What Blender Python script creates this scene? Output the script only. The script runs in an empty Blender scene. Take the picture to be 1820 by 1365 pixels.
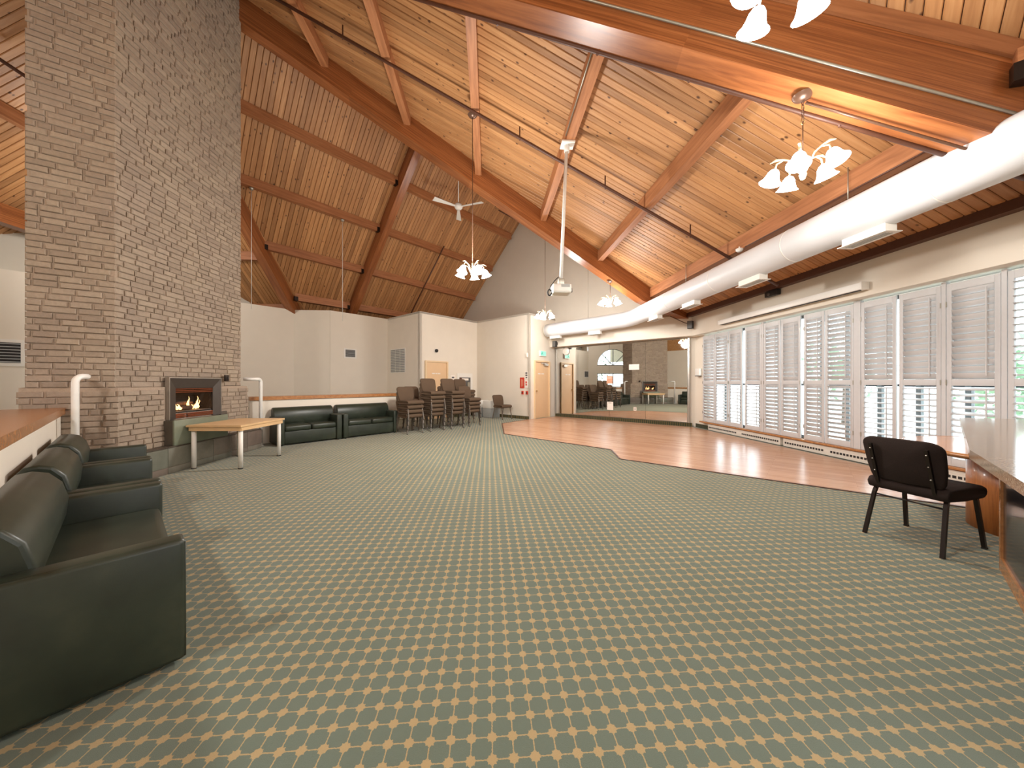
import bpy, bmesh, math, random
from mathutils import Vector, Matrix
random.seed(7)
PI = math.pi
S2 = math.sqrt(2)
scene = bpy.context.scene
col = scene.collection

# ---------------------------------------------------------------- camera, world, light, exposure
cam_d = bpy.data.cameras.new('camera'); cam = bpy.data.objects.new('camera', cam_d); col.objects.link(cam)
cam_d.lens = 12.0; cam_d.sensor_width = 36.0; cam_d.shift_y = -0.0014; cam_d.clip_start = 0.05; cam_d.clip_end = 300
cam.location = (0, 0, 1.3); cam.rotation_euler = (PI/2, 0, math.radians(-3.9))
scene.camera = cam

world = bpy.data.worlds.new('world'); scene.world = world; world.use_nodes = True
wn = world.node_tree.nodes; wl = world.node_tree.links
wn['Background'].inputs[0].default_value = (0.90, 0.95, 1.0, 1)
wn['Background'].inputs[1].default_value = 3.7

LAMP_W = 100.0            # watts of each chandelier's lamps
SHADE_EMIT = 12.0
scene.view_settings.view_transform = 'Standard'
scene.view_settings.look = 'None'
scene.view_settings.gamma = 1.0
scene.view_settings.use_curve_mapping = False
scene.view_settings.exposure = 0.85
scene.cycles.max_bounces = 8; scene.cycles.caustics_reflective = False; scene.cycles.caustics_refractive = False

# ---------------------------------------------------------------- node material helpers
def srgb(r, g, b):
    f = lambda c: (c/255/12.92) if c/255 <= 0.04045 else ((c/255+0.055)/1.055)**2.4
    return (f(r), f(g), f(b), 1)
class NT:
    def __init__(s, name):
        s.m = bpy.data.materials.new(name); s.m.use_nodes = True
        s.n = s.m.node_tree.nodes; s.l = s.m.node_tree.links
        s.b = s.n['Principled BSDF']; s.out = s.n['Material Output']
    def add(s, t, **k):
        o = s.n.new(t)
        for a, v in k.items(): setattr(o, a, v)
        return o
    def link(s, a, b): s.l.new(a, b)
    def math(s, op, a, b=None, c=None):
        o = s.add('ShaderNodeMath', operation=op)
        for i, v in enumerate((a, b, c)):
            if v is None: continue
            if isinstance(v, (int, float)): o.inputs[i].default_value = v
            else: s.link(v, o.inputs[i])
        return o.outputs[0]
    def mix(s, fac, a, b, blend='MIX'):
        o = s.add('ShaderNodeMix', data_type='RGBA', blend_type=blend)
        for i, v in ((0, fac), (6, a), (7, b)):
            if isinstance(v, (int, float, tuple)): o.inputs[i].default_value = v
            else: s.link(v, o.inputs[i])
        return o.outputs[2]
    def coord(s, kind='Object', scale=(1, 1, 1), loc=(0, 0, 0), rot=(0, 0, 0)):
        t = s.add('ShaderNodeTexCoord'); m = s.add('ShaderNodeMapping')
        m.inputs['Scale'].default_value = scale; m.inputs['Location'].default_value = loc; m.inputs['Rotation'].default_value = rot
        s.link(t.outputs[kind], m.inputs[0]); return m.outputs[0]
    def noise(s, vec, scale, detail=3, rough=0.5, dist=0):
        o = s.add('ShaderNodeTexNoise'); s.link(vec, o.inputs['Vector'])
        o.inputs['Scale'].default_value = scale; o.inputs['Detail'].default_value = detail
        o.inputs['Roughness'].default_value = rough; o.inputs['Distortion'].default_value = dist
        return o.outputs['Fac']
    def ramp(s, fac, stops):
        o = s.add('ShaderNodeValToRGB'); s.link(fac, o.inputs[0]); e = o.color_ramp.elements
        while len(e) < len(stops): e.new(0.5)
        for i, (p, c) in enumerate(stops): e[i].position = p; e[i].color = c if isinstance(c, tuple) else (c, c, c, 1)
        return o.outputs[0]
    def bump(s, h, strength=0.3, dist=0.01):
        o = s.add('ShaderNodeBump'); o.inputs['Strength'].default_value = strength; o.inputs['Distance'].default_value = dist
        s.link(h, o.inputs['Height']); s.link(o.outputs[0], s.b.inputs['Normal'])
    def base(s, c):
        if isinstance(c, tuple): s.b.inputs['Base Color'].default_value = c
        else: s.link(c, s.b.inputs['Base Color'])
    def set(s, rough=None, metal=None, spec=None, coat=None):
        if rough is not None: s.b.inputs['Roughness'].default_value = rough
        if metal is not None: s.b.inputs['Metallic'].default_value = metal
        if spec is not None: s.b.inputs['Specular IOR Level'].default_value = spec
        if coat is not None: s.b.inputs['Coat Weight'].default_value = coat; s.b.inputs['Coat Roughness'].default_value = 0.08
        return s.m
M = {}
def plain(name, c, rough=0.5, metal=0, var=0.06, scale=20, bump=0.0, spec=None, coat=None):
    t = NT(name); v = t.coord()
    f = t.noise(v, scale, 3)
    k = tuple(x*(1-var) for x in c[:3])+(1,); k2 = tuple(min(1, x*(1+var)) for x in c[:3])+(1,)
    t.base(t.ramp(f, [(0.3, k), (0.7, k2)]))
    if bump: t.bump(f, bump, 0.004)
    M[name] = t.set(rough, metal, spec, coat); return M[name]
def emit(name, c, s):
    t = NT(name); t.base((0.8, 0.8, 0.8, 1)); t.b.inputs['Emission Color'].default_value = c; t.b.inputs['Emission Strength'].default_value = s
    M[name] = t.set(0.5); return t.m

plain('wall_paint', srgb(228, 219, 204), 0.75, var=0.015, scale=3)
plain('gable_paint', srgb(212, 204, 190), 0.8, var=0.015, scale=3)
plain('white_trim', srgb(232, 228, 220), 0.45, var=0.02)
plain('shutter_white', srgb(203, 203, 204), 0.4, var=0.015)
plain('white_plastic', srgb(236, 234, 228), 0.35, var=0.02)
plain('duct_white', srgb(214, 215, 217), 0.38, var=0.01, scale=2)
plain('heater_white', srgb(222, 218, 208), 0.4, var=0.02)
plain('door_peach', srgb(226, 190, 148), 0.45, var=0.02, scale=4)
plain('door_frame_cream', srgb(228, 200, 160), 0.45, var=0.02)
plain('grey_louver', srgb(168, 170, 168), 0.45, var=0.04)
plain('dark_slot', srgb(38, 36, 34), 0.7)
plain('black_plastic', srgb(34, 32, 32), 0.45)
plain('black_metal', srgb(48, 40, 36), 0.32, metal=0.6)
plain('bronze_leg', srgb(140, 130, 120), 0.28, metal=0.75)
plain('chrome_edge', srgb(180, 175, 168), 0.3, metal=0.9)
plain('brass', srgb(196, 164, 110), 0.35, metal=0.7)
plain('cream_metal', srgb(190, 168, 134), 0.4)
plain('brown_pipe', srgb(86, 52, 36), 0.5, var=0.1)
plain('galvanised', srgb(176, 172, 160), 0.4, metal=0.7)
plain('canopy_brown', srgb(104, 76, 60), 0.3, metal=0.3)
plain('fabric_brown', srgb(92, 75, 60), 0.95, var=0.14, scale=260, bump=0.2, spec=0.2)
plain('fabric_dark', srgb(43, 33, 29), 0.9, var=0.18, scale=220, bump=0.2, spec=0.25)
plain('maple_top', srgb(214, 178, 132), 0.4, var=0.05, scale=6)
plain('granite_slate', srgb(116, 122, 104), 0.3, var=0.12, scale=5)
plain('slate_dark', srgb(80, 72, 62), 0.4, var=0.15, scale=6)
plain('fire_frame', srgb(74, 66, 60), 0.4, metal=0.3, var=0.05)
plain('fire_brick', srgb(70, 60, 52), 0.9, var=0.15)
plain('fire_copper', srgb(150, 82, 52), 0.35, metal=0.6, var=0.08)
plain('log_char', srgb(120, 92, 76), 0.9, var=0.35, scale=30, bump=0.6)
plain('ember_stone', srgb(150, 140, 132), 0.9, var=0.3, scale=40)
plain('sign_red', srgb(196, 58, 36), 0.5)
plain('sign_pale', srgb(238, 226, 214), 0.5)
plain('sign_grey', srgb(96, 94, 92), 0.5)
plain('paper_white', srgb(240, 232, 222), 0.6)
plain('paper_orange', srgb(214, 160, 130), 0.6)
plain('exit_green', srgb(70, 190, 160), 0.4)
plain('laminate_black', srgb(30, 30, 33), 0.22, var=0.1, scale=4, coat=0.3)
plain('mortar', srgb(166, 148, 130), 0.95, var=0.08, scale=60, bump=0.4)
plain('outside_paving', srgb(196, 196, 190), 0.9, var=0.12, scale=3)
plain('window_grey', srgb(128, 134, 136), 0.5)
plain('window_dark', srgb(70, 74, 76), 0.5)
plain('bark', srgb(90, 74, 60), 0.9, var=0.2)
plain('leaf_green', srgb(150, 180, 150), 0.7, var=0.25, scale=5)
plain('rubber', srgb(40, 38, 36), 0.8)
emit('flame', (1.0, 0.48, 0.14, 1), 3.2)
emit('exit_glow', (0.25, 0.9, 0.72, 1), 0.22); M['exit_glow'].node_tree.nodes['Principled BSDF'].inputs['Base Color'].default_value = srgb(150, 216, 198)
t = NT('shade_glow'); t.n.remove(t.b)
_a = t.add('ShaderNodeBsdfTransparent'); _b = t.add('ShaderNodeEmission'); _b.inputs[0].default_value = (1.0, 0.97, 0.93, 1); _b.inputs[1].default_value = SHADE_EMIT
_m = t.add('ShaderNodeMixShader'); _m.inputs[0].default_value = 0.55
t.link(_a.outputs[0], _m.inputs[1]); t.link(_b.outputs[0], _m.inputs[2]); t.link(_m.outputs[0], t.out.inputs[0]); M['shade_glow'] = t.m

def board_wood(name, dark, mid, light, rough=0.5, knots=True, spread=0.55):
    t = NT(name)
    oi = t.add('ShaderNodeObjectInfo')
    tc = t.add('ShaderNodeTexCoord')
    off = t.add('ShaderNodeCombineXYZ'); t.link(t.math('MULTIPLY', oi.outputs['Random'], 57.0), off.inputs[0]); t.link(t.math('MULTIPLY', oi.outputs['Random'], 31.0), off.inputs[1])
    va = t.add('ShaderNodeVectorMath', operation='ADD'); t.link(tc.outputs['Object'], va.inputs[0]); t.link(off.outputs[0], va.inputs[1])
    mp = t.add('ShaderNodeMapping'); mp.inputs['Scale'].default_value = (0.7, 10, 10); t.link(va.outputs[0], mp.inputs[0])
    g = t.noise(mp.outputs[0], 2.2, 4, 0.55, 0.5)
    c = t.ramp(g, [(0.2, dark), (0.5, mid), (0.8, light)])
    tone = t.ramp(oi.outputs['Random'], [(0.0, (spread, spread*.97, spread*.95, 1)), (0.3, (0.88, 0.86, 0.84, 1)), (0.6, (1.0, 1.0, 1.0, 1)), (1.0, (1.10, 1.10, 1.08, 1))])
    c = t.mix(1.0, c, tone, 'MULTIPLY')
    if knots:
        mk = t.add('ShaderNodeMapping'); mk.inputs['Scale'].default_value = (6.0, 9.0, 0.5); t.link(va.outputs[0], mk.inputs[0])
        vo = t.add('ShaderNodeTexVoronoi'); vo.inputs['Scale'].default_value = 1.0; vo.inputs['Randomness'].default_value = 1.0; t.link(mk.outputs[0], vo.inputs['Vector'])
        k = t.ramp(vo.outputs['Distance'], [(0.09, 1.0), (0.20, 0.0)])
        sc_ = t.add('ShaderNodeSeparateColor'); t.link(vo.outputs['Color'], sc_.inputs[0])
        k = t.math('MULTIPLY', k, t.math('GREATER_THAN', sc_.outputs[0], 0.52))
        c = t.mix(t.math('MULTIPLY', k, 0.9), c, srgb(66, 32, 16))
    t.base(c); t.bump(g, 0.12, 0.003)
    M[name] = t.set(rough); return t.m
board_wood('cedar_board', srgb(168, 116, 72), srgb(190, 138, 90), srgb(206, 158, 110), 0.5, spread=0.66)
board_wood('purlin_wood', srgb(136, 86, 54), srgb(170, 112, 72), srgb(192, 134, 92), 0.55, knots=False, spread=0.85)
board_wood('oak_trim', srgb(140, 92, 54), srgb(170, 116, 70), srgb(190, 138, 90), 0.25, knots=False, spread=0.9)
def glulam():
    t = NT('glulam'); v = t.coord(scale=(0.25, 1, 26))
    w = t.add('ShaderNodeTexWhiteNoise', noise_dimensions='1D')
    sx = t.add('ShaderNodeSeparateXYZ'); t.link(t.coord(), sx.inputs[0])
    lam = t.math('FLOOR', t.math('MULTIPLY', sx.outputs[2], 26.0)); t.link(t.math('ADD', lam, t.math('FLOOR', t.math('MULTIPLY', sx.outputs[0], 0.35))), w.inputs['W'])
    g = t.noise(t.coord(scale=(0.7, 8, 40)), 1.6, 5, 0.6, 0.4)
    c = t.ramp(g, [(0.3, srgb(120, 68, 38)), (0.5, srgb(152, 92, 52)), (0.72, srgb(178, 114, 68))])
    c = t.mix(1.0, c, t.ramp(w.outputs['Value'], [(0, (0.78, 0.74, 0.7, 1)), (1, (1.12, 1.12, 1.12, 1))]), 'MULTIPLY')
    fr = t.math('FRACT', t.math('MULTIPLY', sx.outputs[2], 26.0))
    ln = t.math('LESS_THAN', fr, 0.06)
    t.base(t.mix(t.math('MULTIPLY', ln, 0.35), c, srgb(80, 36, 14)))
    M['glulam'] = t.set(0.3); return t.m
glulam()
def brick_mat():
    t = NT('brick_painted'); oi = t.add('ShaderNodeObjectInfo'); ge = t.add('ShaderNodeNewGeometry')
    r = t.math('FRACT', t.math('ADD', oi.outputs['Random'], ge.outputs['Random Per Island']))
    p = t.add('ShaderNodeNewGeometry').outputs['Position']
    n = t.noise(p, 28, 4, 0.65); n2 = t.noise(p, 1.3, 2)
    c = t.ramp(r, [(0.0, srgb(150, 134, 118)), (0.5, srgb(159, 143, 126)), (1.0, srgb(167, 151, 133))])
    c = t.mix(1.0, c, t.ramp(n, [(0.3, (0.86,)*3+(1,)), (0.7, (1.06,)*3+(1,))]), 'MULTIPLY')
    c = t.mix(1.0, c, t.ramp(n2, [(0.3, (0.94, 0.93, 0.95, 1)), (0.7, (1.03, 1.03, 1.0, 1))]), 'MULTIPLY')
    t.base(c); t.bump(n, 0.5, 0.006); M['brick_painted'] = t.set(0.85)
brick_mat()
PITCH = 0.0748
def carpet(name, scale=1.0, green=srgb(107, 120, 107), tan=srgb(180, 158, 116)):
    t = NT(name); p = t.coord()
    sx = t.add('ShaderNodeSeparateXYZ'); t.link(p, sx.inputs[0])
    def cell(o, off):
        a = t.math('FRACT', t.math('ADD', t.math('MULTIPLY', o, 1/(PITCH*scale)), 100.5-off))
        return t.math('ABSOLUTE', t.math('SUBTRACT', a, 0.5))
    jit = t.noise(p, 170/scale, 2, 0.7)
    j = t.math('MULTIPLY', t.math('SUBTRACT', jit, 0.5), 0.10)
    ax = t.math('ADD', cell(sx.outputs[0], 0.167), j); ay = t.math('ADD', cell(sx.outputs[1], 0.76), j)
    line = t.math('LESS_THAN', t.math('MINIMUM', ax, ay), 0.030)
    dia = t.math('LESS_THAN', t.math('ADD', ax, ay), 0.29)
    sq = t.math('LESS_THAN', t.math('MAXIMUM', ax, ay), 0.19)
    pat = t.math('MAXIMUM', line, t.math('MAXIMUM', dia, sq))
    fib = t.noise(p, 420, 2, 0.8); stain = t.noise(p, 0.9, 3)
    g = t.mix(fib, tuple(x*0.62 for x in green[:3])+(1,), tuple(x*1.38 for x in green[:3])+(1,))
    a = t.mix(fib, tuple(x*0.82 for x in tan[:3])+(1,), tuple(x*1.18 for x in tan[:3])+(1,))
    c = t.mix(pat, g, a)
    c = t.mix(1.0, c, t.ramp(stain, [(0.3, (0.93, 0.92, 0.9, 1)), (0.7, (1.03, 1.03, 1.03, 1))]), 'MULTIPLY')
    t.base(c); t.bump(fib, 0.6, 0.006); t.b.inputs['Sheen Weight'].default_value = 0.25; t.b.inputs['Sheen Roughness'].default_value = 0.4; M[name] = t.set(0.95, spec=0.12)
carpet('carpet'); carpet('carpet_base', 0.6, srgb(58, 64, 50), srgb(150, 124, 78))
def floor_wood():
    t = NT('dance_floor'); v = t.coord(rot=(0, 0, PI/4))
    b = t.add('ShaderNodeTexBrick'); t.link(v, b.inputs['Vector'])
    b.inputs['Scale'].default_value = 1.0; b.inputs['Brick Width'].default_value = 0.9; b.inputs['Row Height'].default_value = 0.075
    b.inputs['Mortar Size'].default_value = 0.0012; b.inputs['Color1'].default_value = srgb(190, 144, 114); b.inputs['Color2'].default_value = srgb(208, 164, 132)
    b.inputs['Mortar'].default_value = srgb(160, 114, 84)
    g = t.noise(t.coord(rot=(0, 0, PI/4), scale=(1.2, 14, 1)), 3, 4)
    t.base(t.mix(1.0, b.outputs[0], t.ramp(g, [(0.3, (0.9, 0.88, 0.86, 1)), (0.7, (1.05, 1.05, 1.05, 1))]), 'MULTIPLY'))
    M['dance_floor'] = t.set(0.24)
floor_wood()
def leather():
    t = NT('leather_green'); p = t.coord()
    n = t.noise(p, 3.5, 4, 0.6); f = t.noise(p, 260, 2, 0.6)
    t.base(t.ramp(n, [(0.3, srgb(36, 42, 33)), (0.55, srgb(47, 54, 43)), (0.8, srgb(64, 68, 54))]))
    t.bump(f, 0.12, 0.002); M['leather_green'] = t.set(0.38, spec=0.5)
leather()
def oak_veneer():
    t = NT('oak_veneer'); g = t.noise(t.coord(scale=(40, 40, 2.0)), 1.5, 5, 0.65, 0.3)
    t.base(t.ramp(g, [(0.3, srgb(150, 84, 38)), (0.55, srgb(186, 112, 54)), (0.8, srgb(204, 134, 74))])); M['oak_veneer'] = t.set(0.32, coat=0.2)
    t = NT('oak_gloss'); g = t.noise(t.coord(scale=(3, 30, 3)), 1.5, 5, 0.65, 0.3)
    t.base(t.ramp(g, [(0.3, srgb(166, 104, 56)), (0.55, srgb(196, 132, 76)), (0.8, srgb(212, 152, 96))])); M['oak_gloss'] = t.set(0.14, coat=0.15)
    t = NT('speckled_laminate'); n = t.noise(t.coord(), 190, 3, 0.8)
    t.base(t.ramp(n, [(0.38, srgb(70, 58, 46)), (0.5, srgb(126, 108, 88)), (0.62, srgb(168, 150, 126))])); M['speckled_laminate'] = t.set(0.10, spec=0.35)
    t = NT('hearth_tile'); oi = t.add('ShaderNodeObjectInfo'); n = t.noise(t.coord(), 7, 4, 0.6)
    a = t.ramp(oi.outputs['Random'], [(0, srgb(122, 108, 98)), (0.5, srgb(128, 124, 112)), (1, srgb(112, 116, 104))])
    t.base(t.mix(1.0, a, t.ramp(n, [(0.3, (0.82,)*3+(1,)), (0.7, (1.1,)*3+(1,))]), 'MULTIPLY')); M['hearth_tile'] = t.set(0.3)
oak_veneer()
def glassy(name, gl=0.08, tint=(1, 1, 1, 1), rough=0.0):
    t = NT(name); t.n.remove(t.b)
    a = t.add('ShaderNodeBsdfTransparent'); a.inputs[0].default_value = tint
    b = t.add('ShaderNodeBsdfGlossy'); b.inputs['Roughness'].default_value = rough
    m = t.add('ShaderNodeMixShader'); m.inputs[0].default_value = gl
    t.link(a.outputs[0], m.inputs[1]); t.link(b.outputs[0], m.inputs[2]); t.link(m.outputs[0], t.out.inputs[0]); M[name] = t.m
glassy('window_glass', 0.06, (0.93, 0.97, 0.97, 1)); glassy('fire_glass', 0.10, (0.9, 0.9, 0.9, 1), 0.01)
def mirror_mat():
    t = NT('mirror_silver'); t.base((0.80, 0.81, 0.785, 1)); M['mirror_silver'] = t.set(0.012, 1.0)
mirror_mat()

# ---------------------------------------------------------------- geometry helpers
def uw(u, w, z=0.0): return Vector(((u-w)/S2, (u+w)/S2, z))
zR = lambda x: 6.23-0.52*x
zL = lambda w: 17.3-w
zM = lambda w: 0.58+0.98*w
zQ = lambda s: 9.03-0.722*s           # s = x + y
RID = 8.44

class G:
    def __init__(s): s.v = []; s.f = []; s.sm = []
    def poly(s, pts, faces, smooth=False):
        o = len(s.v); s.v += [Vector(p) for p in pts]
        for f in faces: s.f.append([o+i for i in f]); s.sm.append(smooth)
        return s
    def hexa(s, p):   # 4 bottom (ccw from above), 4 top
        return s.poly(p, [(3, 2, 1, 0), (4, 5, 6, 7), (0, 1, 5, 4), (1, 2, 6, 5), (2, 3, 7, 6), (3, 0, 4, 7)])
    def box(s, x0, x1, y0, y1, z0, z1, ch=0.0):
        if ch <= 0:
            return s.hexa([(x0, y0, z0), (x1, y0, z0), (x1, y1, z0), (x0, y1, z0), (x0, y0, z1), (x1, y0, z1), (x1, y1, z1), (x0, y1, z1)])
        bm = bmesh.new(); bmesh.ops.create_cube(bm, size=1)
        for v in bm.verts: v.co = Vector(((x0+x1)/2+v.co.x*(x1-x0), (y0+y1)/2+v.co.y*(y1-y0), (z0+z1)/2+v.co.z*(z1-z0)))
        bmesh.ops.bevel(bm, geom=list(bm.edges), offset=ch, segments=2, affect='EDGES', profile=0.6)
        bm.verts.index_update(); s.poly([v.co.copy() for v in bm.verts], [[v.index for v in f.verts] for f in bm.faces], True); bm.free(); return s
    def prism(s, pts, ext):      # planar loop extruded by a vector
        n = len(pts); pts = [Vector(p) for p in pts]; e = Vector(ext)
        fs = [list(range(n))[::-1], list(range(n, 2*n))]+[(i, (i+1) % n, n+(i+1) % n, n+i) for i in range(n)]
        return s.poly(pts+[p+e for p in pts], fs)
    def bar(s, p0, p1, w, h, up=(0, 0, 1), top=0.0):   # box along p0-p1, its top face raised by `top` over the line
        p0, p1 = Vector(p0), Vector(p1); d = (p1-p0).normalized(); sd = d.cross(Vector(up)).normalized()*(w/2); n = sd.cross(d).normalized()
        if n.dot(Vector(up)) < 0: n = -n
        a, b = n*(top-h), n*top
        return s.hexa([p0-sd+a, p0+sd+a, p1+sd+a, p1-sd+a, p0-sd+b, p0+sd+b, p1+sd+b, p1-sd+b])
    def tube(s, path, r, n=8, cap=True, sq=False):
        P = [Vector(p) for p in path]; rs = r if isinstance(r, (list, tuple)) else [r]*len(P); rings = []; o = len(s.v)
        t = (P[1]-P[0]).normalized(); ref = Vector((0, 0, 1)) if abs(t.z) < 0.9 else Vector((1, 0, 0)); a = t.cross(ref).normalized()
        for i, p in enumerate(P):
            t = (P[min(i+1, len(P)-1)]-P[max(i-1, 0)]).normalized(); a = (a-t*a.dot(t)).normalized(); b = t.cross(a)
            k = PI/4 if sq else 0
            for j in range(n): s.v.append(p+(a*math.cos(2*PI*j/n+k)+b*math.sin(2*PI*j/n+k))*rs[i])
        for i in range(len(P)-1):
            for j in range(n): s.f.append([o+i*n+j, o+i*n+(j+1) % n, o+(i+1)*n+(j+1) % n, o+(i+1)*n+j]); s.sm.append(not sq)
        if cap:
            s.f.append([o+j for j in range(n)][::-1]); s.sm.append(False); e = o+(len(P)-1)*n; s.f.append([e+j for j in range(n)]); s.sm.append(False)
        return s
    def lathe(s, prof, n=16, c=(0, 0, 0), axis=(0, 0, 1), arc=2*PI, close=True):
        c = Vector(c); ax = Vector(axis).normalized(); ref = Vector((1, 0, 0)) if abs(ax.x) < 0.9 else Vector((0, 1, 0))
        a = (ref-ax*ref.dot(ax)).normalized(); b = ax.cross(a); o = len(s.v); m = len(prof)
        for j in range(n):
            th = arc*j/n; d = a*math.cos(th)+b*math.sin(th)
            for r, z in prof: s.v.append(c+d*r+ax*z)
        for j in range(n):
            for i in range(m-1):
                k = (j+1) % n; s.f.append([o+j*m+i, o+k*m+i, o+k*m+i+1, o+j*m+i+1]); s.sm.append(True)
        return s
    def grid(s, fn, nu, nv, smooth=True):
        o = len(s.v)
        for i in range(nu+1):
            for j in range(nv+1): s.v.append(Vector(fn(i/nu, j/nv)))
        for i in range(nu):
            for j in range(nv): a = o+i*(nv+1)+j; s.f.append([a, a+nv+1, a+nv+2, a+1]); s.sm.append(smooth)
        return s
    def mesh(s, name, mat, inv=None, fix=True):
        me = bpy.data.meshes.new(name)
        me.from_pydata([(inv @ v) if inv else v for v in s.v], [], s.f)
        me.polygons.foreach_set('use_smooth', s.sm)
        me.materials.append(M[mat] if isinstance(mat, str) else mat); me.update()
        if fix:
            bm = bmesh.new(); bm.from_mesh(me); bmesh.ops.recalc_face_normals(bm, faces=bm.faces); bm.to_mesh(me); bm.free()
        return me
def worldm(o): return worldm(o.parent) @ o.matrix_basis if o.parent else o.matrix_basis.copy()
def obj(name, g, mat, parent=None, world=False, kind=None, mods=None):
    """one mesh object; geometry local to the parent unless world=True"""
    inv = worldm(parent).inverted() if (parent is not None and world) else None
    o = bpy.data.objects.new(name, g.mesh(name, mat, inv)); col.objects.link(o)
    if parent is not None: o.parent = parent
    if kind: o['kind'] = kind
    return o
def tag(o, label, cat, group=None):
    o['label'] = label; o['category'] = cat
    if group: o['group'] = group
    return o
def thing(name, label, cat, loc=(0, 0, 0), rotz=0.0, group=None):
    o = bpy.data.objects.new(name, None); col.objects.link(o); o.empty_display_size = 0.1
    o.location = loc; o.rotation_euler = (0, 0, rotz); o.matrix_basis = Matrix.Translation(Vector(loc)) @ Matrix.Rotation(rotz, 4, 'Z')
    return tag(o, label, cat, group)
def struct(name, g, mat, label=None, parent=None):
    o = obj(name, g, mat, parent); o['kind'] = 'structure'
    if label: o['label'] = label
    return o
def subsurf(o, lv=2):
    m = o.modifiers.new('sub', 'SUBSURF'); m.levels = lv; m.render_levels = lv; return o
def dup(root, loc, rotz, label, group=None):
    r = root.copy(); col.objects.link(r); r.matrix_basis = Matrix.Translation(Vector(loc)) @ Matrix.Rotation(rotz, 4, 'Z'); r['label'] = label
    if group: r['group'] = group
    for ch in list(root.children):
        c = ch.copy(); col.objects.link(c); c.parent = r
        for g2 in list(ch.children): d = g2.copy(); col.objects.link(d); d.parent = c
    return r
def wallslab(name, pts, thick_dir, z0, z1, mat='wall_paint', th=0.1, label=None):
    a, b = Vector(pts[0]), Vector(pts[1]); t = Vector(thick_dir).normalized()*th
    g = G().hexa([(a.x, a.y, z0), (b.x, b.y, z0), (b.x+t.x, b.y+t.y, z0), (a.x+t.x, a.y+t.y, z0), (a.x, a.y, z1), (b.x, b.y, z1), (b.x+t.x, b.y+t.y, z1), (a.x+t.x, a.y+t.y, z1)])
    return struct(name, g, mat, label)
UD, WD = Vector((1, 1, 0))/S2, Vector((-1, 1, 0))/S2

# ---------------------------------------------------------------- floors
floor = struct('floor', G().box(-16, 6.1, -9, 20, -0.1, 0.0), 'carpet', 'green carpet with a tan star trellis pattern')
mirL, mirR = uw(11.0, 7.37), Vector((5.98, 11.0*S2-5.98, 0))
wf = [(1.60, 12.20), (0.42, 10.8), (0.39, 8.61), (2.36, 6.45), (2.22, 5.66), (4.4, 3.69), (5.9, 2.4), (5.9, mirR.y-0.02), tuple(uw(10.98, 7.35)[:2]), tuple(uw(9.6, 7.35)[:2])]
g = G().prism([(x, y, 0.0005) for x, y in wf], (0, 0, 0.006))
struct('floor_dance', g, 'dance_floor', 'polished wooden dance floor beside the shutters')
for a, b in zip(wf[0:6], wf[1:7]):
    struct('trim_floor', G().bar((a[0], a[1], 0.004), (b[0], b[1], 0.004), 0.03, 0.008, top=0.006), 'brown_pipe')

# ---------------------------------------------------------------- walls
ZT = 3.75
def uwall(name, u, w0, w1, z1=ZT, z0=0, back=1, label=None, mat='wall_paint'): return wallslab(name, (uw(u, w0), uw(u, w1)), UD*back, z0, z1, mat, label=label)
def wwall(name, w, u0, u1, z1=ZT, z0=0, back=1, label=None, mat='wall_paint'): return wallslab(name, (uw(u0, w), uw(u1, w)), WD*back, z0, z1, mat, label=label)
# far left wall with an arched window (seen in the mirror): built in pieces round the opening
WXW = -10.75; AY0, AY1, AZ0, AZ1, AZ2 = 4.5, 7.1, 0.95, 2.02, 2.65      # low window AZ0-AZ1, arch springs at AZ2
wwall('wall_left', 13.12, -2.08, 3.85, label='tall beige wall behind the brick chimney')
def westwall(n, y0, y1, z0, z1, label=None): return struct(n, G().box(WXW-0.12, WXW, y0, y1, z0, z1), 'wall_paint', label)
westwall('wall_west', AY1, 7.82, 0, 5.25, 'wall with the arched window, seen in the mirror'); westwall('wall_west_end', 3.78, AY0, 0, 5.25)
westwall('wall_west_sill', AY0, AY1, 0, AZ0); westwall('wall_west_band', AY0, AY1, AZ1, AZ2)
rr = (AY1-AY0)/2; yc = (AY0+AY1)/2
arc = [Vector((WXW, yc-rr*math.cos(PI*i/20), AZ2+rr*math.sin(PI*i/20))) for i in range(21)]
g = G(); g.prism([(WXW, AY0, 5.25), (WXW, yc, 5.25)]+arc[10::-1], (-0.12, 0, 0)); g.prism([(WXW, yc, 5.25), (WXW, AY1, 5.25)]+arc[20:9:-1], (-0.12, 0, 0))
struct('wall_west_arch', g, 'wall_paint')
aw = struct('window_1', G().box(WXW-.1, WXW+.02, AY0, AY1, AZ0, AZ0+.05), 'white_trim', 'arched window over a wide low window')
for yy in (AY0+.03, yc, AY1-.03): obj('mullion', G().box(WXW-.09, WXW-.03, yy-.03, yy+.03, AZ0+.05, AZ1), 'window_dark', aw)
obj('head', G().box(WXW-.09, WXW-.03, AY0, AY1, AZ1-.05, AZ1), 'window_dark', aw); obj('head', G().box(WXW-.09, WXW-.03, AY0, AY1, AZ2, AZ2+.05), 'window_dark', aw)
obj('arch_frame', G().tube([p+Vector((-.06, 0, 0)) for p in arc], 0.04, 6), 'window_dark', aw)
for k in (45, 90, 135):
    a_ = math.radians(k); obj('mullion', G().bar((WXW-.06, yc, AZ2), (WXW-.06, yc+rr*math.cos(a_), AZ2+rr*math.sin(a_)), 0.05, 0.05, up=(1, 0, 0)), 'window_dark', aw)
obj('pane', G().box(WXW-.075, WXW-.069, AY0, AY1, AZ0, AZ1), 'window_glass', aw)
obj('pane', G().prism([p+Vector((-.07, 0, 0)) for p in arc], (-.006, 0, 0)), 'window_glass', aw)
uwall('wall_south_west', -4.92, 0.6, 10.32, back=-1, label='tall beige wall seen in the mirror beyond the near sofas')
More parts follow.
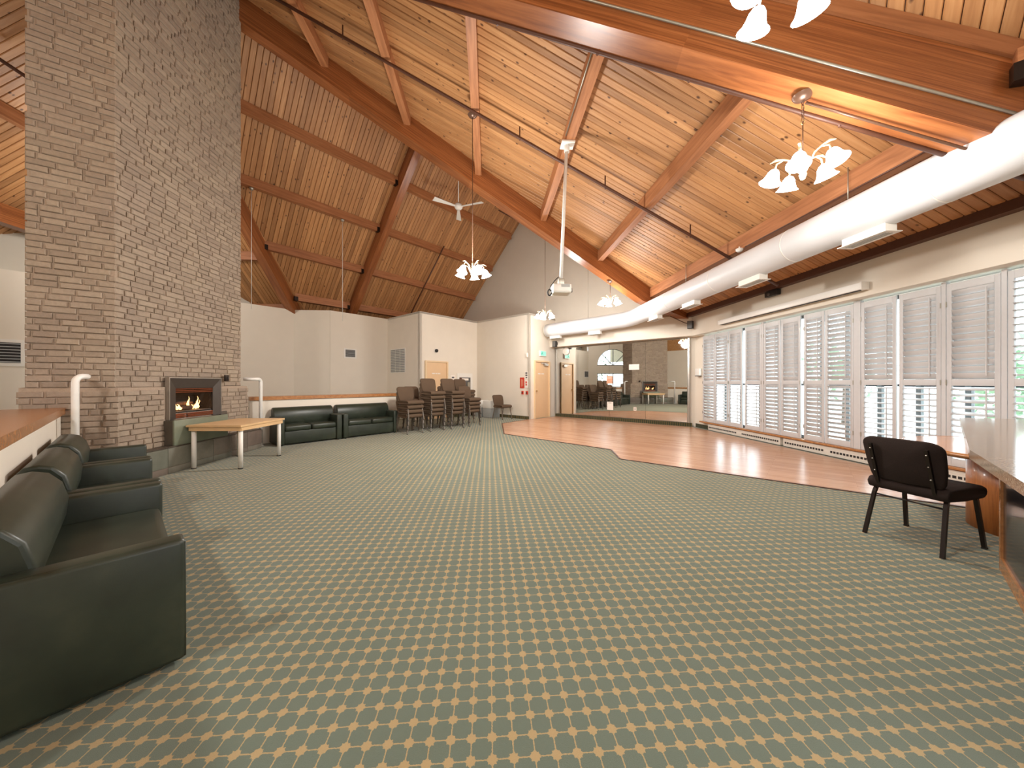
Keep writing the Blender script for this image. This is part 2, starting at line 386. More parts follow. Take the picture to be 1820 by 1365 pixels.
wallslab('wall_left_bend', (uw(3.85, 13.12), uw(4.67, 12.28)), (0, 1, 0), 0, ZT, label='short bend in the tall beige wall')
wwall('wall_back_left', 12.26, 4.67, 6.82, label='tall beige wall with a small square vent')
uwall('wall_back_return', 6.76, 10.12, 12.3, label='side of the boxed-out room with a tall grey louver')
wwall('wall_back_door', 10.12, 6.76, 9.5, label='beige wall with the peach door and wall niche')
uwall('wall_back_signs', 9.45, 7.45, 10.12, label='beige wall with the red sign')
wwall('wall_exit', 7.45, 9.45, 11.15, label='narrow wall with the exit door')
# flat lid over the boxed-out room
struct('ceiling_box_lid', G().prism([uw(6.76, 10.12, ZT-0.05), uw(9.45, 10.12, ZT-0.05), uw(9.45, 7.45, ZT-0.05), uw(11.1, 7.45, ZT-0.05), uw(11.1, 13.2, ZT-0.05), uw(6.76, 13.2, ZT-0.05)], (0, 0, 0.06)), 'gable_paint')
# gable wall above and behind the mirror
gp = [uw(11.1, 2.5, 0), uw(11.1, 14.3, 0), uw(11.1, 14.3, zL(14.3)+0.1), uw(11.1, RID, zL(RID)+0.1), uw(11.1, 2.5, zM(2.5)+0.1)]
struct('wall_gable', G().prism(gp, UD*0.1), 'gable_paint', 'beige gable wall rising to the ridge')
# bulkhead over the mirror
bu = [uw(10.72, 7.45, 2.64), uw(11.1, 7.45, 2.64), Vector((5.99, 11.1*S2-5.99, 2.64)), Vector((5.99, 10.72*S2-5.99, 2.64))]
struct('wall_bulkhead', G().prism(bu, (0, 0, 0.62)), 'wall_paint', 'beige bulkhead over the mirrored wall')
# window wall: pieces round one long opening
WX = 6.06; WY0, WY1 = 2.55, 9.22; WZ0, WZ1 = 0.20, 2.62
def xwall(n, y0, y1, z0, z1, x=WX, th=0.16, label=None): return struct(n, G().box(x, x+th, y0, y1, z0, z1), 'wall_paint', label)
xwall('wall_right', WY1, 9.80, 0, 3.3, label='strip of beige wall between mirror and shutters'); xwall('wall_right_near', 1.6, WY0, 0, 3.3)
xwall('wall_right_sill', WY0, WY1, 0, WZ0); 
struct('wall_right_head', G().box(5.79, 6.22, 1.6, 9.95, 2.635, 3.25), 'wall_paint', 'beige band of wall above the shutters')
struct('trim_eave', G().box(5.66, 5.80, 1.9, 9.62, 3.17, 3.30), 'brown_pipe', 'dark brown timber along the eave')
struct('trim_sill', G().box(5.93, 6.08, WY0, WY1+0.04, 0.185, 0.218, 0.006), 'oak_trim', 'oak sill under the shutters')
# unseen sides of the hall, behind the camera; openings added to let daylight in
wallslab('wall_near_gable_low', (uw(-6.2, -2.83), uw(5.9, -2.83)), -WD, 0, 1.0); wallslab('wall_near_gable', (uw(-6.2, -2.83), uw(5.9, -2.83)), -WD, 2.4, 9.6)
for a, b in ((-6.2, -4.0), (-2.2, 1.0), (2.8, 5.9)): wallslab('wall_near_pier', (uw(a, -2.83), uw(b, -2.83)), -WD, 1.0, 2.4)
wallslab('wall_near_left', (uw(-4.92, -2.9), uw(-4.92, 0.6)), -UD, 0, 0.6); wallslab('wall_near_left_head', (uw(-4.92, -2.9), uw(-4.92, 0.6)), -UD, 3.0, 3.75)
wallslab('light_seal_near', (uw(-6.3, -2.9), uw(-6.3, 13.3)), -UD, 3.1, 9.7)  # unseen shell outside the hall, added to keep stray daylight out
struct('light_seal_left', G().prism([uw(-3.2, 14.3, 0), uw(14, 14.3, 0), uw(14, 14.3, 9.7), uw(-3.2, 14.3, 9.7)], WD*0.1), 'gable_paint')  # added panel, stops daylight leaking over the tall left wall
struct('light_seal_corner', G().box(-13.6, -10.8, 7.85, 7.95, 3.6, 9.7), 'gable_paint'); struct('light_seal_west', G().box(-12.4, -12.3, 1.0, 10.5, 5.0, 9.7), 'gable_paint'); struct('light_seal_soffit', G().box(-12.4, WXW, 1.0, 10.5, 5.2, 5.3), 'gable_paint')  # unseen closures added where daylight leaked in round the west side
struct('light_seal_right', G().box(6.25, 6.35, 0, 11, 3.2, 9.7), 'gable_paint')  # added blocker above the window wall, hidden by the ceiling
struct('light_seal_back', G().prism([uw(11.3, 2, 3.3), uw(11.3, 14, 3.3), uw(11.3, 14, 9.7), uw(11.3, 2, 9.7)], UD*0.1), 'gable_paint')  # added blocker behind the gable, shuts out the sky
struct('light_seal_roof', G().box(-18, 7, -10, 21, 9.6, 9.7), 'gable_paint')  # unseen lid over everything, added to make the roof light-tight
# half walls with oak caps
def half_wall(name, p0, p1, d, label):
    w = wallslab(name, (p0, p1), d, 0, 0.93, th=0.36, label=label); w.data.materials[0] = M['wall_paint']
    a, b, t = Vector(p0), Vector(p1), Vector(d)
    o = t*-0.035; q = t*0.40
    obj('cap', G().hexa([(a.x+o.x, a.y+o.y, 0.925), (b.x+o.x, b.y+o.y, 0.925), (b.x+q.x, b.y+q.y, 0.925), (a.x+q.x, a.y+q.y, 0.925),
                         (a.x+o.x, a.y+o.y, 1.0), (b.x+o.x, b.y+o.y, 1.0), (b.x+q.x, b.y+q.y, 1.0), (a.x+q.x, a.y+q.y, 1.0)]), 'oak_trim', w)
half_wall('wall_half_left', uw(-0.47, 1.2), uw(-0.47, 6.72), -UD, 'cream half wall with an oak cap behind the near sofas')
half_wall('wall_half_right', uw(1.75, 8.74), uw(5.15, 8.74), WD, 'cream half wall with an oak cap behind the far loveseats')
# carpeted base strips
def strip(name, p0, p1, h=0.11): struct(name, G().bar((p0[0], p0[1], 0), (p1[0], p1[1], 0), 0.02, h, top=h), 'carpet_base', 'dark patterned carpet base strip')
strip('baseboard_mirror', uw(11.03, 7.4), Vector((5.96, 11.03*S2-5.96, 0))); strip('baseboard_signs', uw(9.44, 7.45), uw(9.44, 10.0))
strip('baseboard_right', (6.05, 9.6), (6.05, 8.96)); strip('baseboard_door', uw(7.97, 10.11), uw(9.4, 10.11))

# ---------------------------------------------------------------- ceiling facets with single boards
def board(parent, p0, p1, across, width, th=0.02):
    p0, p1 = Vector(p0), Vector(p1); x = (p1-p0); ln = x.length
    if ln < 0.08: return
    x.normalize(); y = Vector(across).normalized(); z = x.cross(y).normalized()
    if z.z < 0: y = -y; z = -z
    h = width/2-0.0035; c = 0.008
    pr = [(-h, th), (-h, c), (-h+c, 0), (h-c, 0), (h, c), (h, th)]
    v = [(0, a, b) for a, b in pr]+[(ln, a, b) for a, b in pr]
    f = [(0, 1, 2, 3, 4, 5)[::-1], (6, 7, 8, 9, 10, 11)]+[(i, (i+1) % 6, 6+(i+1) % 6, 6+i) for i in range(6)]
    o = bpy.data.objects.new('plank', G().poly(v, f).mesh('plank', 'cedar_board')); col.objects.link(o); o.parent = parent
    o.matrix_basis = Matrix(((x.x, y.x, z.x, p0.x), (x.y, y.y, z.y, p0.y), (x.z, y.z, z.z, p0.z), (0, 0, 0, 1)))
BW = 0.112
def facet_boards(parent, fn, across, splits, t0, t1, rows):
    for r in rows:
        a, b = t0(r), t1(r)
        if b-a < 0.1: continue
        cuts = [c for c in splits if a+0.4 < c < b-0.4]
        ks = sorted(random.sample(cuts, min(len(cuts), random.choice((0, 1, 1))))) if cuts else []
        e = [a]+ks+[b]
        for p, q in zip(e, e[1:]): board(parent, fn(r, p), fn(r, q-0.003), across, BW)
def frange(a, b, d):
    out = []
    while a < b: out.append(a); a += d
    return out
PX = [4.49, 2.90, 1.34, -0.24, -1.77, -3.32]
LW = [9.65, 10.77, 11.9, 13.01]
# facet over the dance floor
cr = struct('ceiling_right', G().prism([(-5.05, 5.3, zR(-5.05)+0.03), (6.1, 2.17, zR(6.1)+0.03), (6.1, 9.68, zR(6.1)+0.03), (-5.05, 6.89, zR(-5.05)+0.03)], (0, 0, 0.05)), 'brown_pipe', 'cedar board ceiling sloping down to the shutters')
facet_boards(cr, lambda y, x: (x, y, zR(x)), (0, 1, 0), PX, lambda y: max(-5.0, (y-8.15)/0.25, (3.88-y)/0.28), lambda y: 5.82, frange(2.3, 9.6, BW))
# facet left of the long beam
def lpoly(f, pts): return [uw(u, w, f(w)+0.03) for u, w in pts]
cl = struct('ceiling_left', G().prism(lpoly(zL, [(0.0, RID), (11.1, RID), (11.1, 14.2), (4.7, 14.2), (0.0, 9.4)]), (0, 0, 0.05)), 'brown_pipe', 'steep cedar board ceiling beyond the long beam')
facet_boards(cl, lambda u, w: uw(u, w, zL(w)), UD, LW, lambda u: RID, lambda u: min(13.9, u+9.33), frange(0.4, 11.08, BW))
cm = struct('ceiling_middle', G().prism([Vector((-5.05, 6.89, zM(RID)+0.02)), Vector((6.05, 9.66, zM((9.66-6.05)/S2)+0.02)), uw(11.1, RID, zM(RID)+0.02)], (0, 0, 0.05)), 'brown_pipe', 'steep ceiling between ridge and long beam')
facet_boards(cm, lambda u, w: uw(u, w, zM(w)-0.02), UD, [5.0, 7.0], lambda u: max(2.6, ((u/S2)*0.75-8.15)/(-1.25/S2)*1.0 if False else (8.15-0.75*u/S2)/(1.25/S2)), lambda u: RID, frange(1.4, 11.05, BW))
# facet over the camera
cq = struct('ceiling_near', G().prism([uw(0.17, 4.9, zQ(0.17*S2)+0.03), uw(0.17, -2.9, zQ(0.17*S2)+0.03), uw(6.0, -2.9, zQ(6*S2)+0.03), Vector((6.1, 2.17, zQ(8.27)+0.03)), Vector((-5.05, 5.3, zQ(0.25)+0.03))], (0, 0, 0.05)), 'brown_pipe', 'steep cedar board ceiling over the near corner')
facet_boards(cq, lambda w, u: uw(u, w, zQ(u*S2)), WD, [2.0, 3.5, 5], lambda w: 0.17, lambda w: min(6.0, (3.88*S2-0.72*w)/1.28), frange(-2.8, 4.0, BW))
cq2 = struct('ceiling_near_back', G().prism([uw(0.17, 4.8, 8.86), uw(0.17, -2.9, 8.86), uw(-6.3, -2.9, 8.86-6.47*1.02), uw(-6.3, 10.6, 8.86-6.47*1.02)], (0, 0, 0.05)), 'cedar_board', 'cedar ceiling sloping down behind the camera')
# facets behind the chimney
zN = lambda y: 7.08-0.74*(y-8.0); zP = lambda x: 12.2+0.65*x
cn = struct('ceiling_behind', G().prism([(-9.6, 6.2, zN(6.2)+0.03), (-6.4, 6.2, zN(6.2)+0.03), (-6.75, 13.9, zN(13.9)+0.03), (-9.6, 13.9, zN(13.9)+0.03)], (0, 0, 0.05)), 'brown_pipe', 'dark cedar ceiling right behind the chimney')
facet_boards(cn, lambda x, y: (x, y, zN(y)), (1, 0, 0), [9, 11], lambda x: 6.5, lambda x: 13.6, frange(-9.5, -6.45, BW))
cp = struct('ceiling_far_left', G().prism([(-6.0, 2, zP(-6)+0.03), (-6.0, 12, zP(-6)+0.03), (-14.6, 12, zP(-14.6)+0.03), (-14.6, 7.95, zP(-14.6)+0.03), (-10.9, 7.95, zP(-10.9)+0.03), (-10.9, 2, zP(-10.9)+0.03)], (0, 0, 0.05)), 'brown_pipe', 'dark cedar ceiling left of the chimney')
facet_boards(cp, lambda y, x: (x, y, zP(x)), (0, 1, 0), [-12, -9], lambda y: -14.3 if y > 7.95 else -10.9, lambda y: -6.2, frange(4.5, 11.5, BW))

# ---------------------------------------------------------------- beams and purlins
def beam(name, p0, p1, w, h, mat, label, cat, top=0.0, up=(0, 0, 1), group=None, shoe=()):
    p0, p1 = Vector(p0), Vector(p1); x = p1-p0; ln = x.length; x.normalize()
    y = Vector(up).cross(x).normalized(); z = x.cross(y).normalized()
    c = 0.006
    g = G().box(0, ln, -w/2, w/2, top-h, top)
    o = bpy.data.objects.new(name, g.mesh(name, mat)); col.objects.link(o)
    o.matrix_basis = Matrix(((x.x, y.x, z.x, p0.x), (x.y, y.y, z.y, p0.y), (x.z, y.z, z.z, p0.z), (0, 0, 0, 1)))
    for e in shoe:
        x0, x1 = (-.02, .09) if e == 0 else (ln-.09, ln+.02)
        obj('joist_hanger', G().box(x0, x1, -w/2-.006, w/2+.006, top-h-.008, top-h*.45), 'black_metal', o)
    return tag(o, label, cat, group)
B1 = lambda x: Vector((x, 8.15+0.25*x, zR(x))); B2 = lambda x: Vector((x, 3.88-0.28*x, zR(x)))
b2f_ = lambda x: Vector((x, 3.88-.28*x-.165, zR(x)+.12))
b1 = beam('roof_beam', B1(-5.2), B1(5.85), 0.28, 0.50, 'glulam', 'long laminated beam from the chimney down to the mirror corner', 'beam', top=0.03)
me = b1.data
for v in me.vertices:
    if v.co.x > 5 and v.co.z < 0: v.co.z = -0.10
bm_ = bmesh.new(); bm_.from_mesh(me); ln_ = max(v.co.x for v in bm_.verts)
bmesh.ops.bisect_plane(bm_, geom=bm_.verts[:]+bm_.edges[:]+bm_.faces[:], plane_co=(ln_-1.7, 0, 0), plane_no=(1, 0, 0))
for v in bm_.verts:
    if abs(v.co.x-(ln_-1.7)) < .01 and v.co.z < 0: v.co.z = 0.03-0.50
bm_.to_mesh(me); bm_.free()
b2 = beam('roof_beam', B2(-5.2), B2(6.05), 0.28, 0.62, 'glulam', 'wide laminated beam at top right with the steel conduit', 'beam', top=0.03)
tb = Vector((1, -.28, -.52)).normalized()
beam('trim_board', b2f_(-4.5), b2f_(6.0), 0.03, 0.13, 'purlin_wood', 'pale trim board along the top of the wide beam', 'trim')
b3 = beam('roof_beam', uw(5.74, RID, zL(RID)), uw(5.74, 13.7, zL(13.7)), 0.22, 0.42, 'glulam', 'laminated rafter between the two bays left of the long beam', 'beam', top=0.02)
b4 = beam('roof_beam', (-6.40, 7.2, zL((7.2+6.4)/S2)), (-6.70, 13.1, zL((13.1+6.7)/S2)), 0.24, 0.42, 'glulam', 'laminated valley beam descending right beside the chimney', 'beam', top=0.02)
b5 = beam('roof_beam', (-10.75, 2.5, zP(-10.75)), (-10.75, 11.5, zP(-10.75)), 0.24, 0.42, 'glulam', 'laminated beam glimpsed left of the chimney', 'beam', top=0.02)
names = ['lowest purlin over the duct', 'second purlin up from the duct, beside the chandelier', 'purlin that carries the projector pole', 'purlin with the sprinkler box, left of the projector', 'purlin two left of the projector purlin', 'purlin nearest the chimney top']
for x, nm in zip(PX, names):
    beam('purlin', (x, 3.88-0.28*x+0.14, zR(x)), (x, 8.15+0.25*x-0.14, zR(x)), 0.14, 0.25, 'purlin_wood', nm, 'purlin', top=0.0, group='purlins over the dance floor')
ords = ['top', 'second', 'third', 'lowest']
for w, nm in zip(LW, ords):
    u0 = max(w-9.33, 0.6)
    beam('purlin', uw(u0+0.15, w, zL(w)), uw(5.63, w, zL(w)), 0.13, 0.24, 'purlin_wood', nm+' purlin of the bay beside the chimney', 'purlin', group='purlins left of the long beam', shoe=(0, 1))
    beam('purlin', uw(5.85, w, zL(w)), uw(10.95, w, zL(w)), 0.13, 0.24, 'purlin_wood', nm+' purlin of the bay next to the gable wall', 'purlin', group='purlins left of the long beam', shoe=(0,))
for y, nm in ((8.9, 'upper'), (10.6, 'middle'), (12.2, 'lower')):
    beam('purlin', (-9.5, y, zN(y)), (-6.62, y, zN(y)), 0.13, 0.24, 'purlin_wood', nm+' purlin seen between chimney and valley beam', 'purlin', group='purlins behind the chimney')
for x, nm in ((-8.9, 'upper'), (-11.9, 'lower')):
    beam('purlin', (x, 4.5, zP(x)), (x, 11.5, zP(x)), 0.13, 0.24, 'purlin_wood', nm+' purlin left of the chimney', 'purlin', group='purlins left of the chimney')

beam('purlin', uw(4.81, -1.26, zQ(4.81*S2)), uw(4.81, -2.8, zQ(4.81*S2)), 0.14, 0.25, 'purlin_wood', 'purlin stub on a dark hanger at the right edge', 'purlin', top=-.13, shoe=(0,))
# ---------------------------------------------------------------- brick chimney with fireplace
XF = -4.75
chim = thing('brick_chimney', 'tall taupe painted brick chimney with a gas fireplace', 'chimney', (XF, 5.8, 0))
plan = [(XF, 4.68), (XF, 6.86), (-5.34, 7.20), (-6.7, 6.3), (-6.7, 5.55), (-5.34, 4.33)]
ZC = 9.0; REC = 0.014
core = [(x+(-REC if i in (0, 1) else 0), y) for i, (x, y) in enumerate(plan)]
NT0, NT1 = 5.43, 6.14          # fireplace recess
def notched(p, xf):
    return [p[0], (xf, NT0), (XF-.28, NT0), (XF-.28, NT1), (xf, NT1)]+p[1:]
def core_prisms(p, xf, z1):
    g = G()
    for a, b, q in ((0, .75, p), (.75, 1.222, notched(p, xf)), (1.222, z1, p)): g.prism([(x, y, a) for x, y in q], (0, 0, b-a))
    return g
obj('mortar_core', core_prisms(plan, XF, ZC), 'mortar', chim, world=True)
basep = [(XF+0.06, 4.66), (XF+0.06, 6.98), (-5.36, 7.34), (-6.75, 6.4), (-6.75, 5.5), (-5.38, 4.29)]
obj('mortar_base', core_prisms(basep, XF+0.06, 1.235), 'mortar', chim, world=True)
CH = 0.0745
def brick_faces(o, ex, nrm, x0, x1, z0, z1):
    """one tumbled brick proud of the wall; o + ex*x + z, outwards nrm"""
    j = lambda a: random.uniform(-a, a)
    d = 0.019+random.uniform(-0.004, 0.006); c = 0.012
    P = lambda x, z, k: o+ex*x+Vector((0, 0, z))+nrm*k
    b = [P(x0, z0, -0.004), P(x1, z0, -0.004), P(x1, z1, -0.004), P(x0, z1, -0.004)]
    m = [P(x0+j(.002), z0, d*0.55), P(x1+j(.002), z0, d*0.55), P(x1, z1, d*0.55), P(x0, z1, d*0.55)]
    t = [P(x0+c+j(.005), z0+c*.6+j(.003), d+j(.002)), P(x1-c+j(.005), z0+c*.6+j(.003), d+j(.002)), P(x1-c+j(.005), z1-c*.6+j(.003), d+j(.002)), P(x0+c+j(.005), z1-c*.6+j(.003), d+j(.002))]
    f = [(8, 9, 10, 11)]
    for k in range(4):
        n = (k+1) % 4; f += [(k, n, 4+n, 4+k), (4+k, 4+n, 8+n, 8+k)]
    return b+m+t, f
bricks = []
def lay(p0, p1, z0, z1, skip=None):
    a, b = Vector((p0[0], p0[1], 0)), Vector((p1[0], p1[1], 0)); ex = (b-a); ln = ex.length; ex.normalize(); nrm = Vector((ex.y, -ex.x, 0))
    z = z0; row = 0
    while z+CH*0.7 < z1:
        x = -random.uniform(0.0, 0.16) if row % 2 else -random.uniform(0.1, 0.24)
        zz = min(z1, z+CH)
        while x < ln:
            L = random.choice((0.2, 0.2, 0.21, 0.19, 0.26, 0.12)) if row % 3 else random.choice((0.2, 0.22, 0.28, 0.1, 0.3))
            xa, xb = max(x, 0.002), min(x+L, ln-0.002)
            if xb-xa > 0.03:
                cx = (xa+xb)/2; pos = a+ex*cx
                segs = [(xa, xb)]
                if skip:
                    y0, y1, s0, s1 = skip
                    if z < s1-0.02 and zz > s0+0.02:
                        ys = lambda q: (a+ex*q).y
                        segs = []
                        if ys(xa) < y0: segs.append((xa, min(xb, y0-a.y if ex.y > 0 else xb)))
                        if ys(xb) > y1: segs.append((max(xa, y1-a.y), xb))
                for sa, sb in segs:
                    if sb-sa < 0.03: continue
                    jz = random.uniform(-0.003, 0.003)
                    v, f = brick_faces(a, ex, nrm, (sa+0.008) if sa > 0.01 else -0.012, (sb-0.008) if sb < ln-0.01 else ln+0.012, z+0.0045+jz, zz-0.0045+jz)
                    c3 = a+ex*((sa+sb)/2)+Vector((0, 0, z)); d = c3-Vector((0, 0, 1.3)); w = -(d.normalized().dot(nrm))*(sb-sa)/d.length_squared
                    bricks.append((w, v, f))
            x += L
        z = zz; row += 1
lay(plan[0], plan[1], 1.235, ZC)
lay(plan[5], plan[0], 1.235, ZC)
lay(plan[1], plan[2], 1.235, ZC)
lay(basep[0], basep[1], 0.38, 1.235, skip=(5.27, 6.30, 0.3, 1.4))
lay(basep[5], basep[0], 0.0, 1.235); lay(basep[1], basep[2], 0.0, 1.235)
bricks.sort(key=lambda t: -t[0])
cinv = worldm(chim).inverted()
for w, v, f in bricks[:300]: 
    o = bpy.data.objects.new('brick', G().poly(v, f).mesh('brick', 'brick_painted', cinv)); col.objects.link(o); o.parent = chim
g = G()
for w, v, f in bricks[300:]: g.poly(v, f)
obj('brick_courses', g, 'brick_painted', chim, world=True, kind='stuff')
# hearth: tiled bench and slate block
XH = -4.53
hearth = thing('hearth', 'low tiled hearth bench under the fireplace', 'hearth', (-4.6, 5.8, 0))
obj('core', G().box(XF, XH-0.012, 4.35, 7.16, 0, 0.365), 'mortar', hearth, world=True)
for i in range(7):
    y0 = 4.36+i*0.4; y1 = min(y0+0.396, 7.16)
    obj('tile', G().box(XH-0.012, XH, y0, y1-0.002, 0.094, 0.362, 0.003), 'hearth_tile', hearth, world=True)
    obj('tile', G().box(XH-0.012, XH, y0+0.0, y1-0.002, 0.004, 0.090, 0.003), 'hearth_tile', hearth, world=True)
    obj('tile', G().box(XF+0.06, XH, y0, y1-0.002, 0.366, 0.384, 0.003), 'slate_dark', hearth, world=True)
for a, b in ((XF, -4.645), (-4.64, XH)): obj('tile', G().box(a+0.065, b, 7.16, 7.172, 0.094, 0.362, 0.003), 'hearth_tile', hearth, world=True)
blk = thing('slate_block', 'green slate slab block standing on the hearth below the fire', 'slab', (-4.6, 5.75, 0.384))
obj('front_slab', G().box(XH-0.02, XH+0.005, 5.245, 6.26, 0.386, 0.752, 0.004), 'granite_slate', blk, world=True)
obj('body', G().box(XF+0.075, XH-0.02, 5.25, 6.25, 0.386, 0.745), 'slate_dark', blk, world=True)
obj('side_slab', G().box(XF+0.076, XF+0.11, 6.262, 6.40, 0.57, 0.80, 0.004), 'slate_dark', blk, world=True)
# gas fireplace insert
XI = XF+0.06
fire = thing('gas_fireplace', 'black framed gas fireplace with copper louvers and flames', 'fireplace', (XI, 5.785, 0.75))
FY0, FY1, FZ0, FZ1 = 5.31, 6.26, 0.752, 1.365
fb = lambda n, x0, x1, y0, y1, z0, z1, m, ch=0.0, p=fire: obj(n, G().box(x0, x1, y0, y1, z0, z1, ch), m, p, world=True)
sd = [(XI+0.045, FY0, FZ0), (XI+0.045, FY0, FZ1), (XI+0.015, FY0+0.13, FZ1-0.15), (XI+0.015, FY0+0.13, FZ0)]
obj('side_panel', G().prism(sd, (-0.03, 0, 0)), 'fire_frame', fire, world=True)
obj('side_panel', G().prism([(x, FY0+FY1-y, z) for x, y, z in sd], (-0.03, 0, 0)), 'fire_frame', fire, world=True)
obj('top_panel', G().prism([(XI+0.045, FY0, FZ1), (XI+0.045, FY1, FZ1), (XI+0.015, FY1-0.13, FZ1-0.15), (XI+0.015, FY0+0.13, FZ1-0.15)], (-0.03, 0, 0)), 'fire_frame', fire, world=True)
fb('edge_trim', XI-0.01, XI+0.05, FY0-0.012, FY0, FZ0, FZ1+0.012, 'chrome_edge'); fb('edge_trim', XI-0.01, XI+0.05, FY1, FY1+0.012, FZ0, FZ1+0.012, 'chrome_edge'); fb('edge_trim', XI-0.01, XI+0.05, FY0, FY1, FZ1, FZ1+0.012, 'chrome_edge')
IY0, IY1 = FY0+0.13, FY1-0.13
for k in range(3): fb('louver', XI-0.01, XI+0.012, IY0, IY1, 1.148+k*0.024, 1.158+k*0.024, 'fire_copper')
for k in range(3):
    fb('louver', XI-0.01, XI+0.014, IY0, IY0+0.18, 0.765+k*0.024, 0.781+k*0.024, 'fire_copper'); fb('louver', XI-0.01, XI+0.014, IY0+0.21, IY1, 0.765+k*0.024, 0.781+k*0.024, 'fire_copper')
for k in (0, 1, 2, 3): fb('firebox', *[(XI-0.3, XI-0.29, IY0, IY1, 0.76, 1.22), (XI-0.3, XI, IY0-0.01, IY0, 0.76, 1.22), (XI-0.3, XI, IY1, IY1+0.01, 0.76, 1.22), (XI-0.3, XI, IY0, IY1, 1.21, 1.22)][k], 'fire_brick')
fb('firebed', XI-0.29, XI-0.01, IY0, IY1, 0.75, 0.862, 'ember_stone')
for (y, x, z, a, L, r) in ((5.62, -0.10, 0.90, 0.3, 0.36, 0.035), (5.88, -0.14, 0.905, -0.25, 0.34, 0.04), (5.75, -0.2, 0.96, 0.1, 0.4, 0.035)):
    d = Vector((math.sin(a), math.cos(a), 0.06))*L/2; c = Vector((XI+x, y, z))
    obj('log', G().tube([c-d, c-d*0.3, c+d*0.4, c+d], [r*.8, r, r*1.1, r*.8], 9), 'log_char', fire, world=True)
def flame(y, x, h, lean, r):
    pts = [Vector((XI+x, y+lean*(k/5)**1.5+0.012*math.sin(k*2.1), 0.88+h*k/5)) for k in range(6)]
    obj('flame', G().tube(pts, [r*.6, r*1.2, r*1.0, r*.7, r*.35, r*.05], 7), 'flame', fire, world=True)
for a in ((5.56, -.07, .13, -.07, .018), (5.60, -.06, .09, -.04, .02), (5.78, -.1, .2, .03, .015), (5.80, -.1, .12, -.02, .02), (5.89, -.07, .11, .02, .02), (5.93, -.08, .2, .02, .013), (5.85, -.08, .07, -.02, .016), (5.7, -.12, .06, .05, .012), (5.98, -.1, .14, .03, .008)): flame(*a)
fb('glass_front', XI-0.004, XI, IY0+0.008, IY1-0.008, 0.855, 1.14, 'fire_glass')
fb('glass_rim', XI-0.006, XI+0.004, IY0, IY0+0.012, 0.85, 1.145, 'black_metal'); fb('glass_rim', XI-0.006, XI+0.004, IY1-0.012, IY1, 0.85, 1.145, 'black_metal')
fb('glass_rim', XI-0.006, XI+0.004, IY0+.012, IY1-.012, 0.842, 0.856, 'black_metal')
t = thing('wall_switch', 'small dark switch box on the bricks right of the fireplace', 'switch', (XI+0.01, 6.42, 1.38))
obj('box', G().box(0, 0.03, -0.04, 0.04, -0.055, 0.055, 0.004), 'black_metal', t); obj('toggle', G().box(0.03, 0.04, -0.01, 0.01, -0.02, 0.02), 'black_plastic', t)
# white handrail pipes
def rail(y, sgn, label):
    t = thing('handrail', label, 'handrail', (-4.68, y, 0)); yb = 4.42 if sgn > 0 else 7.15
    pts = [Vector((-4.68, y, 0.0)), Vector((-4.68, y, 1.30))]+[Vector((-4.68, y+sgn*0.07*(1-math.cos(a)), 1.30+0.07*math.sin(a))) for a in (0.4, 0.8, 1.2, PI/2)]
    pts += [Vector((-4.69, y+sgn*0.12, 1.37)), Vector((-4.86, yb+sgn*.03, 1.37))]
    obj('pipe', G().tube(pts, 0.032, 12), 'white_plastic', t, world=True)
    obj('flange', G().lathe([(0.0, 0.012), (0.06, 0.012), (0.06, 0.0)], 14, (-4.68, y, 0.0)), 'white_plastic', t, world=True)
rail(7.36, -1, 'white bent pipe rail between chimney and far loveseat'); rail(4.20, 1, 'white bent pipe rail rising behind the near sofas')

# ---------------------------------------------------------------- mirror wall
mir = thing('wall_mirror', 'wide frameless mirror of four panes behind the dance floor', 'mirror', uw(11.06, 5.0, 0.12))
for k, (a, b) in enumerate(((7.37, 6.43), (6.43, 5.2), (5.2, 3.97), (3.97, 2.74))):
    obj('pane', G().hexa([uw(11.06, a-.003, .12), uw(11.06, b+.003, .12), uw(11.085, b+.003, .12), uw(11.085, a-.003, .12), uw(11.06, a-.003, 2.62), uw(11.06, b+.003, 2.62), uw(11.085, b+.003, 2.62), uw(11.085, a-.003, 2.62)]), 'mirror_silver', mir, world=True)
obj('edge_trim', G().bar(uw(11.05, 2.70, .11), uw(11.05, 2.70, 2.63), 0.05, 0.03, up=tuple(UD)), 'chrome_edge', mir, world=True)
obj('edge_trim', G().bar(uw(11.05, 7.40, .11), uw(11.05, 7.40, 2.63), 0.03, 0.03, up=tuple(UD)), 'chrome_edge', mir, world=True)
def on_u(name, label, cat, u, w0, w1, z0, z1, mat, th=0.012, extra=None):
    """flat thing fixed to a wall that faces -u"""
    t = thing(name, label, cat, uw(u, (w0+w1)/2, z0))
    H = lambda a, b, c, d, k0, k1: G().hexa([uw(u-k0, a, c), uw(u-k0, b, c), uw(u-k1, b, c), uw(u-k1, a, c), uw(u-k0, a, d), uw(u-k0, b, d), uw(u-k1, b, d), uw(u-k1, a, d)])
    obj('plate', H(w0, w1, z0, z1, 0.001, th), mat, t, world=True)
    for (n, a, b, c, d, m, k) in (extra or []): obj(n, H(w0+(w1-w0)*a, w0+(w1-w0)*b, z0+(z1-z0)*c, z0+(z1-z0)*d, th, th+k), m, t, world=True)
    return t
